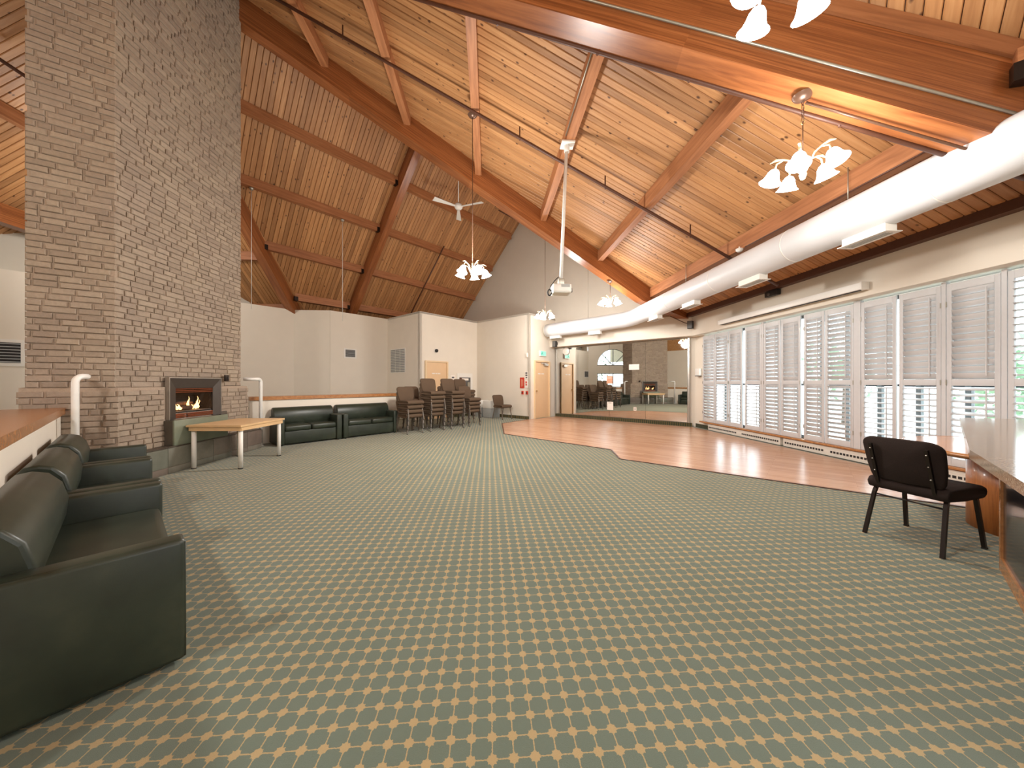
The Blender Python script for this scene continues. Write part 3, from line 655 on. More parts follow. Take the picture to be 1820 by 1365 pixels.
def on_w(name, label, cat, w, u0, u1, z0, z1, mat, th=0.012, extra=None):
    """flat thing fixed to a wall that faces -w"""
    t = thing(name, label, cat, uw((u0+u1)/2, w, z0))
    H = lambda a, b, c, d, k0, k1: G().hexa([uw(a, w-k0, c), uw(b, w-k0, c), uw(b, w-k1, c), uw(a, w-k1, c), uw(a, w-k0, d), uw(b, w-k0, d), uw(b, w-k1, d), uw(a, w-k1, d)])
    obj('plate', H(u0, u1, z0, z1, 0.001, th), mat, t, world=True)
    for (n, a, b, c, d, m, k) in (extra or []): obj(n, H(u0+(u1-u0)*a, u0+(u1-u0)*b, z0+(z1-z0)*c, z0+(z1-z0)*d, th, th+k), m, t, world=True)
    return t
MU = 11.058
on_u('paper_notice', 'white paper notice low on the mirror', 'notice', MU, 5.28, 5.06, 0.36, 0.64, 'paper_white', 0.003, [('print_line', .2, .7, .84, .88, 'sign_grey', .001)])
on_u('paper_notice', 'orange paper notice at eye height on the mirror', 'notice', MU, 5.30, 5.08, 1.26, 1.53, 'paper_orange', 0.003, [('print_line', .15, .85, .7, .76, 'paper_white', .001)])
on_u('paper_notice', 'wide cream paper notice high on the mirror', 'notice', MU, 4.51, 4.17, 1.72, 1.90, 'paper_white', 0.003, [('print_line', .1, .9, .55, .6, 'sign_pale', .001)])
on_u('wall_outlet', 'cream outlet plate low on the mirror', 'outlet', MU, 4.35, 4.26, 0.38, 0.50, 'sign_pale', 0.006, [('socket', .3, .7, .58, .82, 'sign_grey', .002), ('socket', .3, .7, .18, .42, 'sign_grey', .002)])
t = thing('round_fitting', 'pale round disc at the top left of the mirror', 'fitting', uw(11.05, 6.93, 2.48))
obj('rim', G().lathe([(0, 0.05), (0.10, 0.05), (0.14, 0.03), (0.15, 0.0)], 20, uw(11.05, 6.93, 2.48), -UD), 'white_plastic', t, world=True)
obj('grille', G().lathe([(0, 0.056), (0.09, 0.054), (0.10, 0.046)], 20, uw(11.05, 6.93, 2.48), -UD), 'sign_pale', t, world=True)
# signs beside the exit door
on_u('red_sign', 'upright red sign with pale lettering beside the exit door', 'sign', 9.45, 7.86, 7.66, 1.10, 1.48, 'sign_red', 0.01, [('lettering', .30, .36, .14, .86, 'paper_orange', .002), ('lettering', .47, .56, .14, .86, 'paper_orange', .002), ('lettering', .67, .73, .2, .8, 'paper_orange', .002)])
on_u('small_sign', 'small grey and white sign above the alarm plate', 'sign', 9.45, 7.62, 7.50, 1.42, 1.68, 'paper_white', 0.008, [('lettering', .1, .9, .72, .94, 'sign_grey', .002), ('lettering', .1, .9, .42, .64, 'sign_grey', .002), ('lettering', .2, .8, .12, .3, 'sign_grey', .002)])
on_u('alarm_plate', 'small white plate with a red button beside the red sign', 'alarm', 9.45, 7.62, 7.50, 1.12, 1.38, 'paper_white', 0.01, [('button', .3, .7, .6, .85, 'sign_red', .02), ('window', .25, .75, .3, .5, 'sign_red', .01)])
on_u('pull_station', 'left of the two small red boxes below the red sign', 'alarm', 9.45, 7.77, 7.69, 0.88, 1.0, 'sign_red', 0.035, [('handle', .25, .75, .3, .7, 'dark_slot', .01)])
on_u('pull_station', 'right of the two small red boxes below the red sign', 'alarm', 9.45, 7.57, 7.49, 0.88, 1.0, 'sign_red', 0.035, [('handle', .25, .75, .3, .7, 'dark_slot', .01)])
on_u('thermostat', 'small white box high on the wall left of the exit door', 'thermostat', 9.45, 7.58, 7.5, 2.20, 2.34, 'white_plastic', 0.03, [('cover', .15, .85, .15, .85, 'sign_pale', .006)])
# exit door and its fittings
def door_w(n, w, u0, u1, z1, label, mark):
    d = struct(n, G().hexa([uw(u0, w-.002, 0.008), uw(u1, w-.002, .008), uw(u1, w-.02, .008), uw(u0, w-.02, .008), uw(u0, w-.002, z1), uw(u1, w-.002, z1), uw(u1, w-.02, z1), uw(u0, w-.02, z1)]), 'door_peach', label)
    F = lambda nm, a, b, c, e, k0, k1, m: obj(nm, G().hexa([uw(a, w-k0, c), uw(b, w-k0, c), uw(b, w-k1, c), uw(a, w-k1, c), uw(a, w-k0, e), uw(b, w-k0, e), uw(b, w-k1, e), uw(a, w-k1, e)]), m, d)
    F('jamb', u0-.055, u0-.004, 0.008, z1+.05, .0, .06, 'door_frame_cream'); F('jamb', u1+.004, u1+.055, 0.008, z1+.05, .0, .06, 'door_frame_cream'); F('head', u0-.004, u1+.004, z1+.004, z1+.055, .0, .06, 'door_frame_cream')
    for a, b in mark: F('lettering', a, b, 1.60, 1.645, .02, .023, 'sign_pale')
    return d, F
d, F = door_w('door_1', 7.45, 9.78, 10.62, 2.05, 'peach exit door beside the mirror', ((9.95, 10.1), (10.16, 10.32)))
F('door_closer', 10.28, 10.52, 1.93, 2.0, .02, .09, 'chrome_edge'); F('closer_arm', 10.1, 10.45, 2.0, 2.02, .05, .07, 'chrome_edge'); F('knob', 9.82, 9.86, 0.98, 1.02, .02, .08, 'brass')
d, F = door_w('door_2', 10.12, 7.02, 7.9, 2.02, 'peach door behind the stacked chairs', ((7.26, 7.38), (7.40, 7.50), (7.52, 7.62)))
F('knob', 7.84, 7.88, 0.98, 1.02, .02, .08, 'brass')
ex = on_w('exit_sign', 'lit green and white exit sign above the exit door', 'sign', 7.45, 10.05, 10.42, 2.27, 2.47, 'white_plastic', 0.05, [('face', .05, .95, .08, .92, 'exit_glow', .004), ('doorway', .58, .62, .15, .85, 'exit_green', .003), ('doorway', .86, .9, .15, .85, 'exit_green', .003), ('doorway', .62, .86, .78, .85, 'exit_green', .003)])
for z in ex.children: pass
pp = [((.30, .62), (.22, .42)), ((.22, .42), (.12, .2)), ((.30, .45), (.42, .3)), ((.42, .3), (.40, .15)), ((.30, .62), (.44, .55)), ((.28, .6), (.18, .52))]
Q = lambda a, b: uw(10.05+.37*a, 7.45-0.058, 2.27+.2*b)
g = G()
for a, b in pp: g.bar(Q(*a), Q(*b), 0.02, 0.004, up=tuple(WD))
g.lathe([(0, 0.004), (0.014, 0.004), (0.014, 0)], 10, Q(.34, .76), -WD)
obj('running_figure', g, 'exit_green', ex, world=True, kind='stuff')
t = thing('security_camera', 'small dome camera on the wall above the back door', 'camera', uw(7.43, 10.11, 2.44))
obj('mount', G().lathe([(0, .03), (.07, .03), (.07, 0)], 14, uw(7.43, 10.11, 2.44), -WD), 'white_plastic', t, world=True); obj('dome', G().lathe([(0, .11), (.04, .10), (.06, .07), (.062, .03)], 14, uw(7.43, 10.11, 2.44), -WD), 'black_plastic', t, world=True)
on_w('paper_notice', 'small pale notice between the back door and the wall niche', 'notice', 10.12, 8.12, 8.32, 1.28, 1.58, 'paper_white', 0.004, [('print_line', .2, .8, .6, .8, 'sign_grey', .001)])
nt = on_w('wall_niche', 'white framed niche with a dark recess right of the back door', 'cabinet', 10.12, 8.40, 9.18, 0.5, 1.66, 'white_trim', 0.03, [('recess', .14, .86, .1, .86, 'sign_grey', .004), ('card', .3, .72, .76, .83, 'paper_white', .01), ('extinguisher_tube', .62, .78, .2, .7, 'galvanised', .05), ('side', .14, .26, .1, .86, 'brown_pipe', .02)])
lv = on_u('wall_louver', 'tall grey wall louver on the side of the boxed-out room', 'louver', 6.76, 12.0, 11.0, 1.66, 2.56, 'white_trim', 0.012)
for i in range(3):
    for k in range(14):
        a, b = 11.965-i*.332, 11.965-i*.332-.275
        obj('slat', G().hexa([uw(6.74, a, 1.69+k*.061), uw(6.74, b, 1.69+k*.061), uw(6.748, b, 1.69+k*.061), uw(6.748, a, 1.69+k*.061), uw(6.715, a, 1.725+k*.061), uw(6.715, b, 1.725+k*.061), uw(6.748, b, 1.735+k*.061), uw(6.748, a, 1.735+k*.061)]), 'grey_louver', lv, world=True)
def vent_w(w, u0, u1, z0, z1, label):
    v = on_w('wall_vent', label, 'vent', w, u0, u1, z0, z1, 'white_trim', 0.015, [('backing', .12, .88, .12, .88, 'dark_slot', .002)])
    n = 7
    for k in range(n):
        z = z0+(z1-z0)*(.16+.68*k/(n-1)); a, b = u0+(u1-u0)*.12, u1-(u1-u0)*.12
        obj('slat', G().hexa([uw(a, w-.017, z), uw(b, w-.017, z), uw(b, w-.03, z-.012), uw(a, w-.03, z-.012), uw(a, w-.017, z+.006), uw(b, w-.017, z+.006), uw(b, w-.03, z-.006), uw(a, w-.03, z-.006)]), 'grey_louver', v, world=True)
vent_w(12.26, 5.12, 5.56, 2.16, 2.50, 'small square white-framed vent high on the back left wall'); vent_w(13.12, -2.1, -1.36, 1.66, 2.24, 'grey wall vent peeking out left of the chimney')
# speakers
def speaker(loc, rot, label):
    t = thing('wall_speaker', label, 'speaker', loc, rot)
    obj('cabinet', G().box(-.07, .07, -.14, -.02, -.11, .11, .01), 'black_plastic', t); obj('grille', G().box(-.06, .06, -.15, -.14, -.1, .1), 'sign_grey', t)
    obj('bracket', G().tube([(0, -.02, 0), (0, .03, 0.0), (0, .06, 0.03)], .015, 8), 'black_metal', t); obj('wall_plate', G().box(-.03, .03, .06, .07, -.02, .08), 'black_metal', t)
speaker(uw(10.62, 7.10, 2.72), -PI/4+PI*0, 'black speaker on the bulkhead near the exit door'); speaker((5.72, 9.28, 2.92), -0.9, 'black speaker in the corner between mirror and shutters')
t = thing('wall_phone', 'small white box on the strip of wall between mirror and shutters', 'box', (6.05, 9.42, 1.50))
obj('body', G().box(-.08, 0, -.1, .1, 0, .2, .012), 'white_plastic', t); obj('tray', G().box(-.1, 0, -.08, .08, -.02, .0), 'sign_grey', t)

# ---------------------------------------------------------------- windows and shutters
edges = [(9.19, 8.68), (8.67, 8.17), (8.15, 7.70), (7.61, 7.12), (7.06, 6.63), (6.62, 6.18), (6.11, 5.71), (5.70, 5.22), (5.11, 4.63), (4.60, 4.13), (4.08, 3.60), (3.55, 3.08), (3.05, 2.58)]
up_t = [62, 58, 70, 70, 60, 70, 52, 48, 67, 71, 72, 6, 60]; lo_t = [58, -16, -15, -17, 54, 58, 58, 36, -13, -15, -26, -12, 50]
SX = 6.0; ST = 0.028
ordn = ['first', 'second', 'third', 'fourth', 'fifth', 'sixth', 'seventh', 'eighth', 'ninth', 'tenth', 'eleventh', 'twelfth', 'thirteenth']
slat_cache = {}
for i, (ya, yb) in enumerate(edges):
    t = thing('shutter_panel', 'white louvered shutter panel, %s counting from the mirror' % ordn[i], 'shutter', (SX, (ya+yb)/2, 0.22), 0, 'white shutter panels along the window wall')
    hw = (ya-yb)/2-0.003; sw = 0.048
    bx = lambda n, x0, x1, y0, y1, z0, z1, m='shutter_white', ch=0.004: obj(n, G().box(x0, x1, y0, y1, z0, z1, ch), m, t)
    bx('stile', -ST/2, ST/2, -hw, -hw+sw, 0, 2.365); bx('stile', -ST/2, ST/2, hw-sw, hw, 0, 2.365)
    bx('rail', -ST/2, ST/2, -hw+sw, hw-sw, 0, 0.10); bx('rail', -ST/2, ST/2, -hw+sw, hw-sw, 1.04, 1.125); bx('rail', -ST/2, ST/2, -hw+sw, hw-sw, 2.27, 2.365)
    L = round(2*(hw-sw)-0.004, 3)
    if L not in slat_cache:
        pr = [(0.043*math.cos(a), 0.0075*math.sin(a)) for a in [k*PI/4 for k in range(8)]]
        v = [(x, -L/2, z) for x, z in pr]+[(x, L/2, z) for x, z in pr]
        slat_cache[L] = G().poly(v, [tuple(range(8))[::-1], tuple(range(8, 16))]+[(k, (k+1) % 8, 8+(k+1) % 8, 8+k) for k in range(8)], True).mesh('slat', 'shutter_white')
    for (z0, z1, ang) in ((0.10, 1.04, lo_t[i]), (1.125, 2.27, up_t[i])):
        n = int((z1-z0)/0.0765); p = (z1-z0)/n
        for k in range(n):
            o = bpy.data.objects.new('slat', slat_cache[L]); col.objects.link(o); o.parent = t
            a = math.radians(ang+random.uniform(-3, 3))
            o.matrix_basis = Matrix.Translation((0, 0, z0+p*(k+.5))) @ Matrix.Rotation(a, 4, 'Y')
        obj('tilt_rod', G().box(-.062, -.052, -hw+sw+.035, -hw+sw+.045, z0+.04, z1-.04), 'shutter_white', t)
    sgn = 1 if i in (0, 2, 4, 6, 8, 10) else -1
    for z in (0.25, 1.08, 2.1): obj('hinge', G().box(-ST/2-.008, -ST/2, sgn*hw-.006, sgn*hw+.006, z-.035, z+.035), 'galvanised', t)
def post(y0, y1): struct('trim_post', G().box(5.985, 6.05, y0, y1, 0.22, 2.62), 'shutter_white', 'white post between shutter windows')
for y0, y1 in ((7.063, 7.117), (5.114, 5.217), (4.083, 4.127), (3.553, 3.597)): post(y0, y1)
# windows outside the shutters
wi = 2
jb = [9.22, 8.50, 7.95, 7.36, 6.86, 6.40, 5.92, 5.46, 4.98, 4.49, 3.98, 3.42, 2.95, 2.55]
for k in range(len(jb)-1):
    ya, yb = jb[k], jb[k+1]
    w = struct('window_%d' % wi, G().box(6.15, 6.20, yb, ya, 0.20, 0.27), 'window_dark', 'window behind the shutters'); wi += 1
    for (n, y0, y1, z0, z1) in (('head', yb, ya, 2.56, 2.62), ('jamb', yb, yb+.03, .27, 2.56), ('jamb', ya-.03, ya, .27, 2.56), ('transom', yb+.03, ya-.03, 1.24, 1.28)):
        obj(n, G().box(6.15, 6.20, y0, y1, z0, z1), 'window_dark' if n != 'jamb' else 'window_grey', w)
    obj('pane', G().box(6.172, 6.178, yb+.03, ya-.03, .27, 2.56), 'window_glass', w)
# baseboard heaters
for (ya, yb, nm) in ((8.93, 6.62, 'far'), (6.55, 4.75, 'middle'), (4.70, 2.9, 'near')):
    t = thing('baseboard_heater', '%s baseboard heater under the shutters' % {'far': 'farthest white', 'middle': 'middle white', 'near': 'nearest white, behind the chair,'}[nm], 'heater', (6.0, (ya+yb)/2, 0.0), 0, 'white baseboard heaters')
    hy = (ya-yb)/2
    obj('body', G().box(-.03, .055, -hy, hy, 0.012, 0.175, .008), 'heater_white', t)
    g = G(); n = int(2*hy/0.055)
    for k in range(n):
        y = -hy+.06+k*(2*hy-.12)/(n-1)
        if abs(y) < .07: continue
        g.box(-.034, -.029, y-.018, y+.018, .07, .105)
    obj('grille', g, 'dark_slot', t, kind='stuff'); obj('top_lip', G().box(-.036, .0, -hy, hy, .135, .145), 'heater_white', t)
# projector screen case and black box on the wall band
t = thing('screen_case', 'long white roll-up screen case above the shutters', 'screen', (5.72, 6.44, 2.72))
obj('case', G().box(-.07, .06, -1.62, 1.62, .0, .11, .012), 'white_plastic', t); obj('slot', G().box(-.045, -.015, -1.58, 1.58, -.012, .0), 'dark_slot', t)
for s in (-1, 1): obj('end_cap', G().box(-.075, .06, s*1.62-.012, s*1.62+.012, -.005, .115, .004), 'white_trim', t)
t = thing('black_sensor', 'small black box on the wall above the screen case', 'box', (5.78, 6.54, 3.05))
obj('body', G().box(-.09, 0, -.15, .15, 0, .11, .008), 'black_plastic', t); obj('lens', G().lathe([(0, .015), (.03, .01), (.035, 0)], 12, (-.09, .05, .05), (-1, 0, 0)), 'sign_grey', t)

# ---------------------------------------------------------------- white fabric duct
DR = 0.24; DZ = 1.3+1.98
duct = thing('air_duct', 'long white round fabric air duct under the ceiling', 'duct', (4.4, 5, DZ))
path = [Vector((4.4, y, DZ)) for y in (1.7, 3, 4.5, 6, 7.4, 8.6, 9.3)]
bp = Vector((4.4, 10.35*S2-4.4-0.15, DZ)); q0 = Vector((4.4, 9.75, DZ)); q1 = uw(10.3, 4.08+.28, DZ-.03)
cx = Vector((4.4, 10.3*S2-4.4, DZ-.01))
for k in range(7):
    a = k/6; path.append(q0*(1-a)**2+cx*2*a*(1-a)+q1*a*a)
path += [uw(10.3, w, DZ-.05-.01*(w-4.5)) for w in (5.2, 6.2, 7.0, 7.25)]
obj('fabric_tube', G().tube(path, [DR]*(len(path)-1)+[DR*.97], 40), 'duct_white', duct, world=True)
for i, p in enumerate([(4.4, 3.0), (4.4, 4.62), (4.4, 6.25), (4.4, 7.9)]): obj('seam_band', G().tube([(p[0], p[1]-.008, DZ), (p[0], p[1]+.008, DZ)], DR+.003, 40), 'white_plastic', duct, world=True)
obj('end_cap', G().tube([uw(10.3, 7.25, DZ-.078), uw(10.3, 7.28, DZ-.078)], [DR*.97, DR*.9], 40), 'white_plastic', duct, world=True)
def diffuser(c, d, L):
    c = Vector(c); d = Vector(d); s = Vector((-d.y, d.x, 0))
    def B(a0, a1, b0, b1, z0, z1): 
        P = lambda a, b, z: c+d*a+s*b+Vector((0, 0, z)); return G().hexa([P(a0, b0, z0), P(a1, b0, z0), P(a1, b1, z0), P(a0, b1, z0), P(a0, b0, z1), P(a1, b0, z1), P(a1, b1, z1), P(a0, b1, z1)])
    o = obj('diffuser', B(-L/2, L/2, -.07, .07, -.10, .04), 'white_trim', duct, world=True)
    for nm, b in (('flange', B(-L/2-.03, L/2+.03, -.10, .10, -.108, -.10)), ): x = obj(nm, b, 'white_trim', o); x.data.transform(worldm(duct).inverted())
    for k in range(3): x = obj('vane', B(-L/2+.02, L/2-.02, -.05+k*.04, -.03+k*.04, -.112, -.108), 'grey_louver', o); x.data.transform(worldm(duct).inverted())
for y in (2.1, 3.68, 5.42, 7.16, 8.75): diffuser((4.4, y, DZ-DR+.02), (0, 1, 0), 0.46)
for w in (5.35, 6.9): diffuser(uw(10.3, w, DZ-DR-.05), tuple(WD), 0.42)
for x, y in ((4.4, 7.35), (4.4, 3.9)): obj('hanger_rod', G().tube([(x, y, DZ+DR-.01), (x, y, zR(x)-.0)], .006, 6), 'galvanised', duct, world=True)
p = uw(10.3, 5.6); obj('hanger_rod', G().tube([(p.x, p.y, DZ+.15), (p.x, p.y, zM(5.6)-.03)], .006, 6), 'galvanised', duct, world=True)

# ---------------------------------------------------------------- pipes and conduits on the roof
def pipe(name, pts, r, mat, label, clips=()):
    t = thing(name, label, 'pipe', pts[0]); obj('run', G().tube(pts, r, 8), mat, t, world=True)
    for c in clips: obj('clip', G().tube([Vector(c)+Vector((0, 0, -r*1.6)), Vector(c)+Vector((0, 0, .2))], .012, 6), mat, t, world=True)
    return t
pipe('sprinkler_pipe', [(x, 6.04, zR(x)-.30) for x in (-4.4, -1, 2, 5.4)], .026, 'brown_pipe', 'brown sprinkler pipe across the purlins over the dance floor', [(x, 6.04, zR(x)-.3) for x in (-2.5, .55, 2.1, 3.7)])
def along(f, dx, dy, dz, xs): return [f(x)+Vector((dx, dy, dz)) for x in xs]
b2f = lambda x, s, dz: Vector((x, 3.88-.28*x+s*.15, zR(x)+dz))
pipe('sprinkler_pipe', [b2f(x, 1.10, -.645) for x in (-2.5, 0, 3, 5.2)], .021, 'brown_pipe', 'brown sprinkler pipe along the wide beam at top right', [b2f(x, 1.10, -.645) for x in (.1, 1.2, 2.1, 3.4)])
pipe('steel_conduit', [b2f(x, -1.06, -.48) for x in (-2.0, 0, 3, 5.6)], .012, 'galvanised', 'thin steel conduit along the wide beam', [])
pipe('flex_conduit', [b2f(x, .0, -.715) for x in (3.0, 3.4, 4.2, 5.0)], .012, 'canopy_brown', 'flexible conduit from the near chandelier along the beam', [])
pipe('sprinkler_pipe', [uw(8.1, w, zL(w)-.30) for w in (10.5, 12, 13.8)], .024, 'brown_pipe', 'brown sprinkler pipe running down the bay beside the gable', [])
pipe('sprinkler_pipe', [uw(5.98, w, zL(w)-.16) for w in (9.2, 11, 13.6)], .022, 'brown_pipe', 'brown sprinkler pipe beside the rafter', [])
pipe('sprinkler_pipe', [uw(u, 9.05, zL(9.05)-.3) for u in (9.6, 10.3, 11.0)], .02, 'brown_pipe', 'short brown pipe stub at the top of the gable', [])
pipe('sprinkler_pipe', [(-8.0, 5.2, zP(-8)-.4), (-8.0, 6.6, zP(-8)-.4), (-7.8, 6.9, zP(-8)-.6), (-7.5, 8.0, zP(-8)-.6)], .03, 'brown_pipe', 'dark bent pipe left of the chimney', [])
pipe('speaker_cable', [b for b in (Vector((5.0, 9.1, zR(5.0)-.5)), Vector((5.5, 9.25, 2.98)), Vector((5.7, 9.28, 2.95)))], .012, 'brown_pipe', 'dark cable dropping from the beam to the corner speaker', [])
pipe('steel_conduit', [(1.255, y, zR(1.34)-.20) for y in (3.7, 4.6, 5.5)], .011, 'galvanised', 'pale conduit along the projector purlin', [])
pipe('steel_conduit', [(4.41, y, zR(4.49)-.255) for y in (2.9, 4.5, 5.6)], .009, 'brown_pipe', 'thin dark conduit along the lowest purlin', [])
t = thing('smoke_detector', 'white smoke detector under the lowest purlin', 'detector', (4.40, 5.72, zR(4.4)-.31))
obj('base', G().lathe([(0, .02), (.06, .02), (.06, 0)], 16), 'white_plastic', t); obj('head', G().lathe([(0, -.035), (.03, -.033), (.05, -.015), (.055, 0)], 16), 'white_plastic', t); obj('stem', G().tube([(0, 0, .02), (0, 0, .06)], .012, 8), 'white_plastic', t)
for (u, nm) in ((2.2, 'beside the chimney'), (4.46, 'nearer the rafter')):
    w = 10.77; z = zL(w)-.25
    t = thing('hanging_cord', 'thin white cord hanging from a purlin %s' % nm, 'cord', uw(u, w, z)); obj('rosette', G().lathe([(0, -.05), (.035, -.05), (.05, -.01), (.05, 0)], 12), 'galvanised', t); obj('cord', G().tube([(0, 0, -.04), (0, 0, -3.1)], .006, 6), 'white_plastic', t)

# ---------------------------------------------------------------- ceiling fan
fx = Vector((-0.90, 10.27, 6.55)); zt = zM((fx.y-fx.x)/S2)
t = thing('ceiling_fan', 'white three-bladed ceiling fan on a long rod', 'fan', fx, 0.35)
obj('down_rod', G().tube([(0, 0, .1), (0, 0, zt-fx.z-.02)], .013, 8), 'white_plastic', t); obj('motor', G().lathe([(0, -.09), (.08, -.08), (.12, -.03), (.12, .04), (.07, .09), (.02, .12), (0, .12)], 18), 'white_plastic', t)
for k in range(3):
    a = 2*PI*k/3+.25+PI/3; R = Matrix.Rotation(a, 4, 'Z')
    g = G().hexa([R @ Vector(p) for p in [(.1, -.03, -.02), (.8, -.08, -.05), (.8, .08, -.015), (.1, .03, -.01), (.1, -.03, -.008), (.8, -.08, -.038), (.8, .08, -.003), (.1, .03, .002)]])
    b = obj('blade', g, 'white_plastic', t); obj('blade_iron', G().bar(R @ Vector((.05, 0, 0)), R @ Vector((.24, 0, -.005)), .05, .012), 'white_trim', b)

# ---------------------------------------------------------------- projector on its pole
pxy = Vector((1.16, 5.50)); ptop = zR(1.34)-.25
t = thing('ceiling_projector', 'white projector on a long white pole under the ceiling', 'projector', (1.2, 5.62, 2.86))
C = Vector((1.2, 5.62, 2.86))
obj('pole', G().tube([C+Vector((0, 0, .15)), Vector((1.3, 5.62, ptop+.02))], .028, 12), 'white_plastic', t, world=True)
obj('ceiling_plate', G().box(1.2, 1.42, 5.52, 5.72, ptop-.03, ptop, .006), 'white_plastic', t, world=True); obj('plate_collar', G().tube([(1.3, 5.62, ptop-.14), (1.3, 5.62, ptop-.02)], .045, 12), 'white_plastic', t, world=True)
obj('body', G().box(-.16, .16, -.13, .13, -.09, .06, .035), 'white_plastic', t); obj('yoke', G().box(-.05, .05, -.06, .06, .06, .16, .008), 'galvanised', t)
obj('lens', G().tube([(.15, -.04, -.03), (.18, -.05, -.03)], [.04, .035], 14), 'dark_slot', t); obj('vent_panel', G().box(-.02, .12, -.135, -.128, -.0, .045), 'grey_louver', t)
pts = [Vector((-.04, 0, .2)), Vector((-.1, 0, .14)), Vector((-.17, 0, .05)), Vector((-.19, .01, -.02))]
obj('cable', G().tube(pts, .008, 6), 'dark_slot', t); lp = [Vector((-.19+.03*math.cos(a), .01, -.06+.05*math.sin(a))) for a in [k*PI/6 for k in range(13)]]
obj('cable_loop', G().tube(lp, .012, 6), 'dark_slot', t)

# ---------------------------------------------------------------- chandeliers
SHP = [(.016, .0), (.034, -.012), (.050, -.038), (.060, -.078), (.074, -.110), (.094, -.130), (.090, -.129), (.070, -.106), (.056, -.076), (.046, -.036), (.018, -.009)]
def chandelier(loc, top, label, rot=0.0, chain=True, mat='cream_metal', canopy='canopy_brown', power=1.0):
    """loc: centre of the hub; lamps hang below"""
    t = thing('chandelier', label, 'chandelier', loc, rot, 'five-arm chandeliers')
    dz = top-loc[2]
    obj('hub', G().lathe([(0, -.16), (.018, -.15), (.03, -.11), (.015, -.06), (.022, .0), (.012, .06), (.02, .1), (0, .12)], 12), mat, t)
    if chain: 
        n = max(3, int(dz*.35/.045)); g = G(); L0 = dz*.35/n
        for k in range(n):
            c = Vector((0, 0, dz-.03-k*L0-L0/2)); ax = Vector((1, 0, 0)) if k % 2 else Vector((0, 1, 0))
            g.tube([c+ax*.011*math.cos(a)+Vector((0, 0, L0*.62*math.sin(a))) for a in [i*PI/5 for i in range(11)]], .0035, 5)
        obj('chain', g, 'canopy_brown', t, kind='stuff'); obj('rod', G().tube([(0, 0, .1), (0, 0, dz-.03-n*L0)], .005, 6), 'canopy_brown', t)
        obj('ring', G().tube([Vector((.022*math.cos(a), 0, dz-.03-n*L0+.022*math.sin(a))) for a in [i*PI/6 for i in range(13)]], .004, 5), 'brass', t)
    else: obj('rod', G().tube([(0, 0, .1), (0, 0, dz-.02)], .007, 6), 'canopy_brown', t)
    obj('canopy', G().lathe([(0, dz-.05), (.03, dz-.05), (.07, dz-.025), (.085, dz)], 16), canopy, t)
    for k in range(5):
        a = 2*PI*k/5; d = Vector((math.cos(a), math.sin(a), 0))
        arm = obj('arm', G().tube([d*.02+Vector((0, 0, -.09)), d*.05+Vector((0, 0, -.04)), d*.09+Vector((0, 0, .05)), d*.14+Vector((0, 0, .075)), d*.20+Vector((0, 0, .05)), d*.21+Vector((0, 0, .0))], .008, 7), mat, t)
        obj('leaf', G().tube([d*.14+Vector((0, 0, .075)), d*.205+Vector((0, 0, .09)), d*.25+Vector((0, 0, .07))], [.007, .013, .003], 6), mat, arm)
        ax = (Vector((0, 0, 1))-d*.35).normalized()
        s = obj('shade', G().lathe(SHP, 18, d*.21+Vector((0, 0, .0)), ax), 'shade_glow', t)
    l = bpy.data.lights.new('chandelier_light', 'POINT'); l.energy = LAMP_W*power; l.color = (1.0, 0.965, 0.92); l.shadow_soft_size = 0.16
    lo = bpy.data.objects.new('chandelier_light', l); col.objects.link(lo); lo.parent = t; lo.location = (0, 0, -.21)
    return t
def b2pt(x, k=0): return Vector((x, 3.88-.28*x, zR(x)))
chandelier((2.97, 3.04, 3.38), 4.02, 'near chandelier hanging from the wide beam by a chain', .05, power=.7)
chandelier((1.76, 1.86, 3.70), zQ(1.76+1.86)-.02, 'chandelier cut off by the top of the picture', .5, power=.6)
chandelier((-.29, 6.15, 3.34), zR(-.24)-.26, 'chandelier left of the projector in front of the cedar boards', .2, chain=False, power=2.6)
chandelier((1.72, 10.35, 3.40), zM((10.35-1.72)/S2)-.03, 'chandelier above the exit door', .4, chain=False, power=.85)
chandelier((3.25, 8.96, 3.52), zR(3.25)-.52, 'chandelier between projector and duct below the long beam', .1, chain=False, power=.6)
chandelier((-8.1, 8.2, 5.1), zN(8.2)-.03, 'added unseen chandelier behind the chimney, lighting the far left walls', .1, chain=False, power=.75)  # added lamp, brightens the walls left of the chimney
chandelier((-3.4, 0.0, 4.2), zQ(0.25)-2.6, 'added unseen chandelier above the near sofas, for fill light', .1, chain=False, power=1.8)  # added lamp outside the view, fills the sofas and brick side

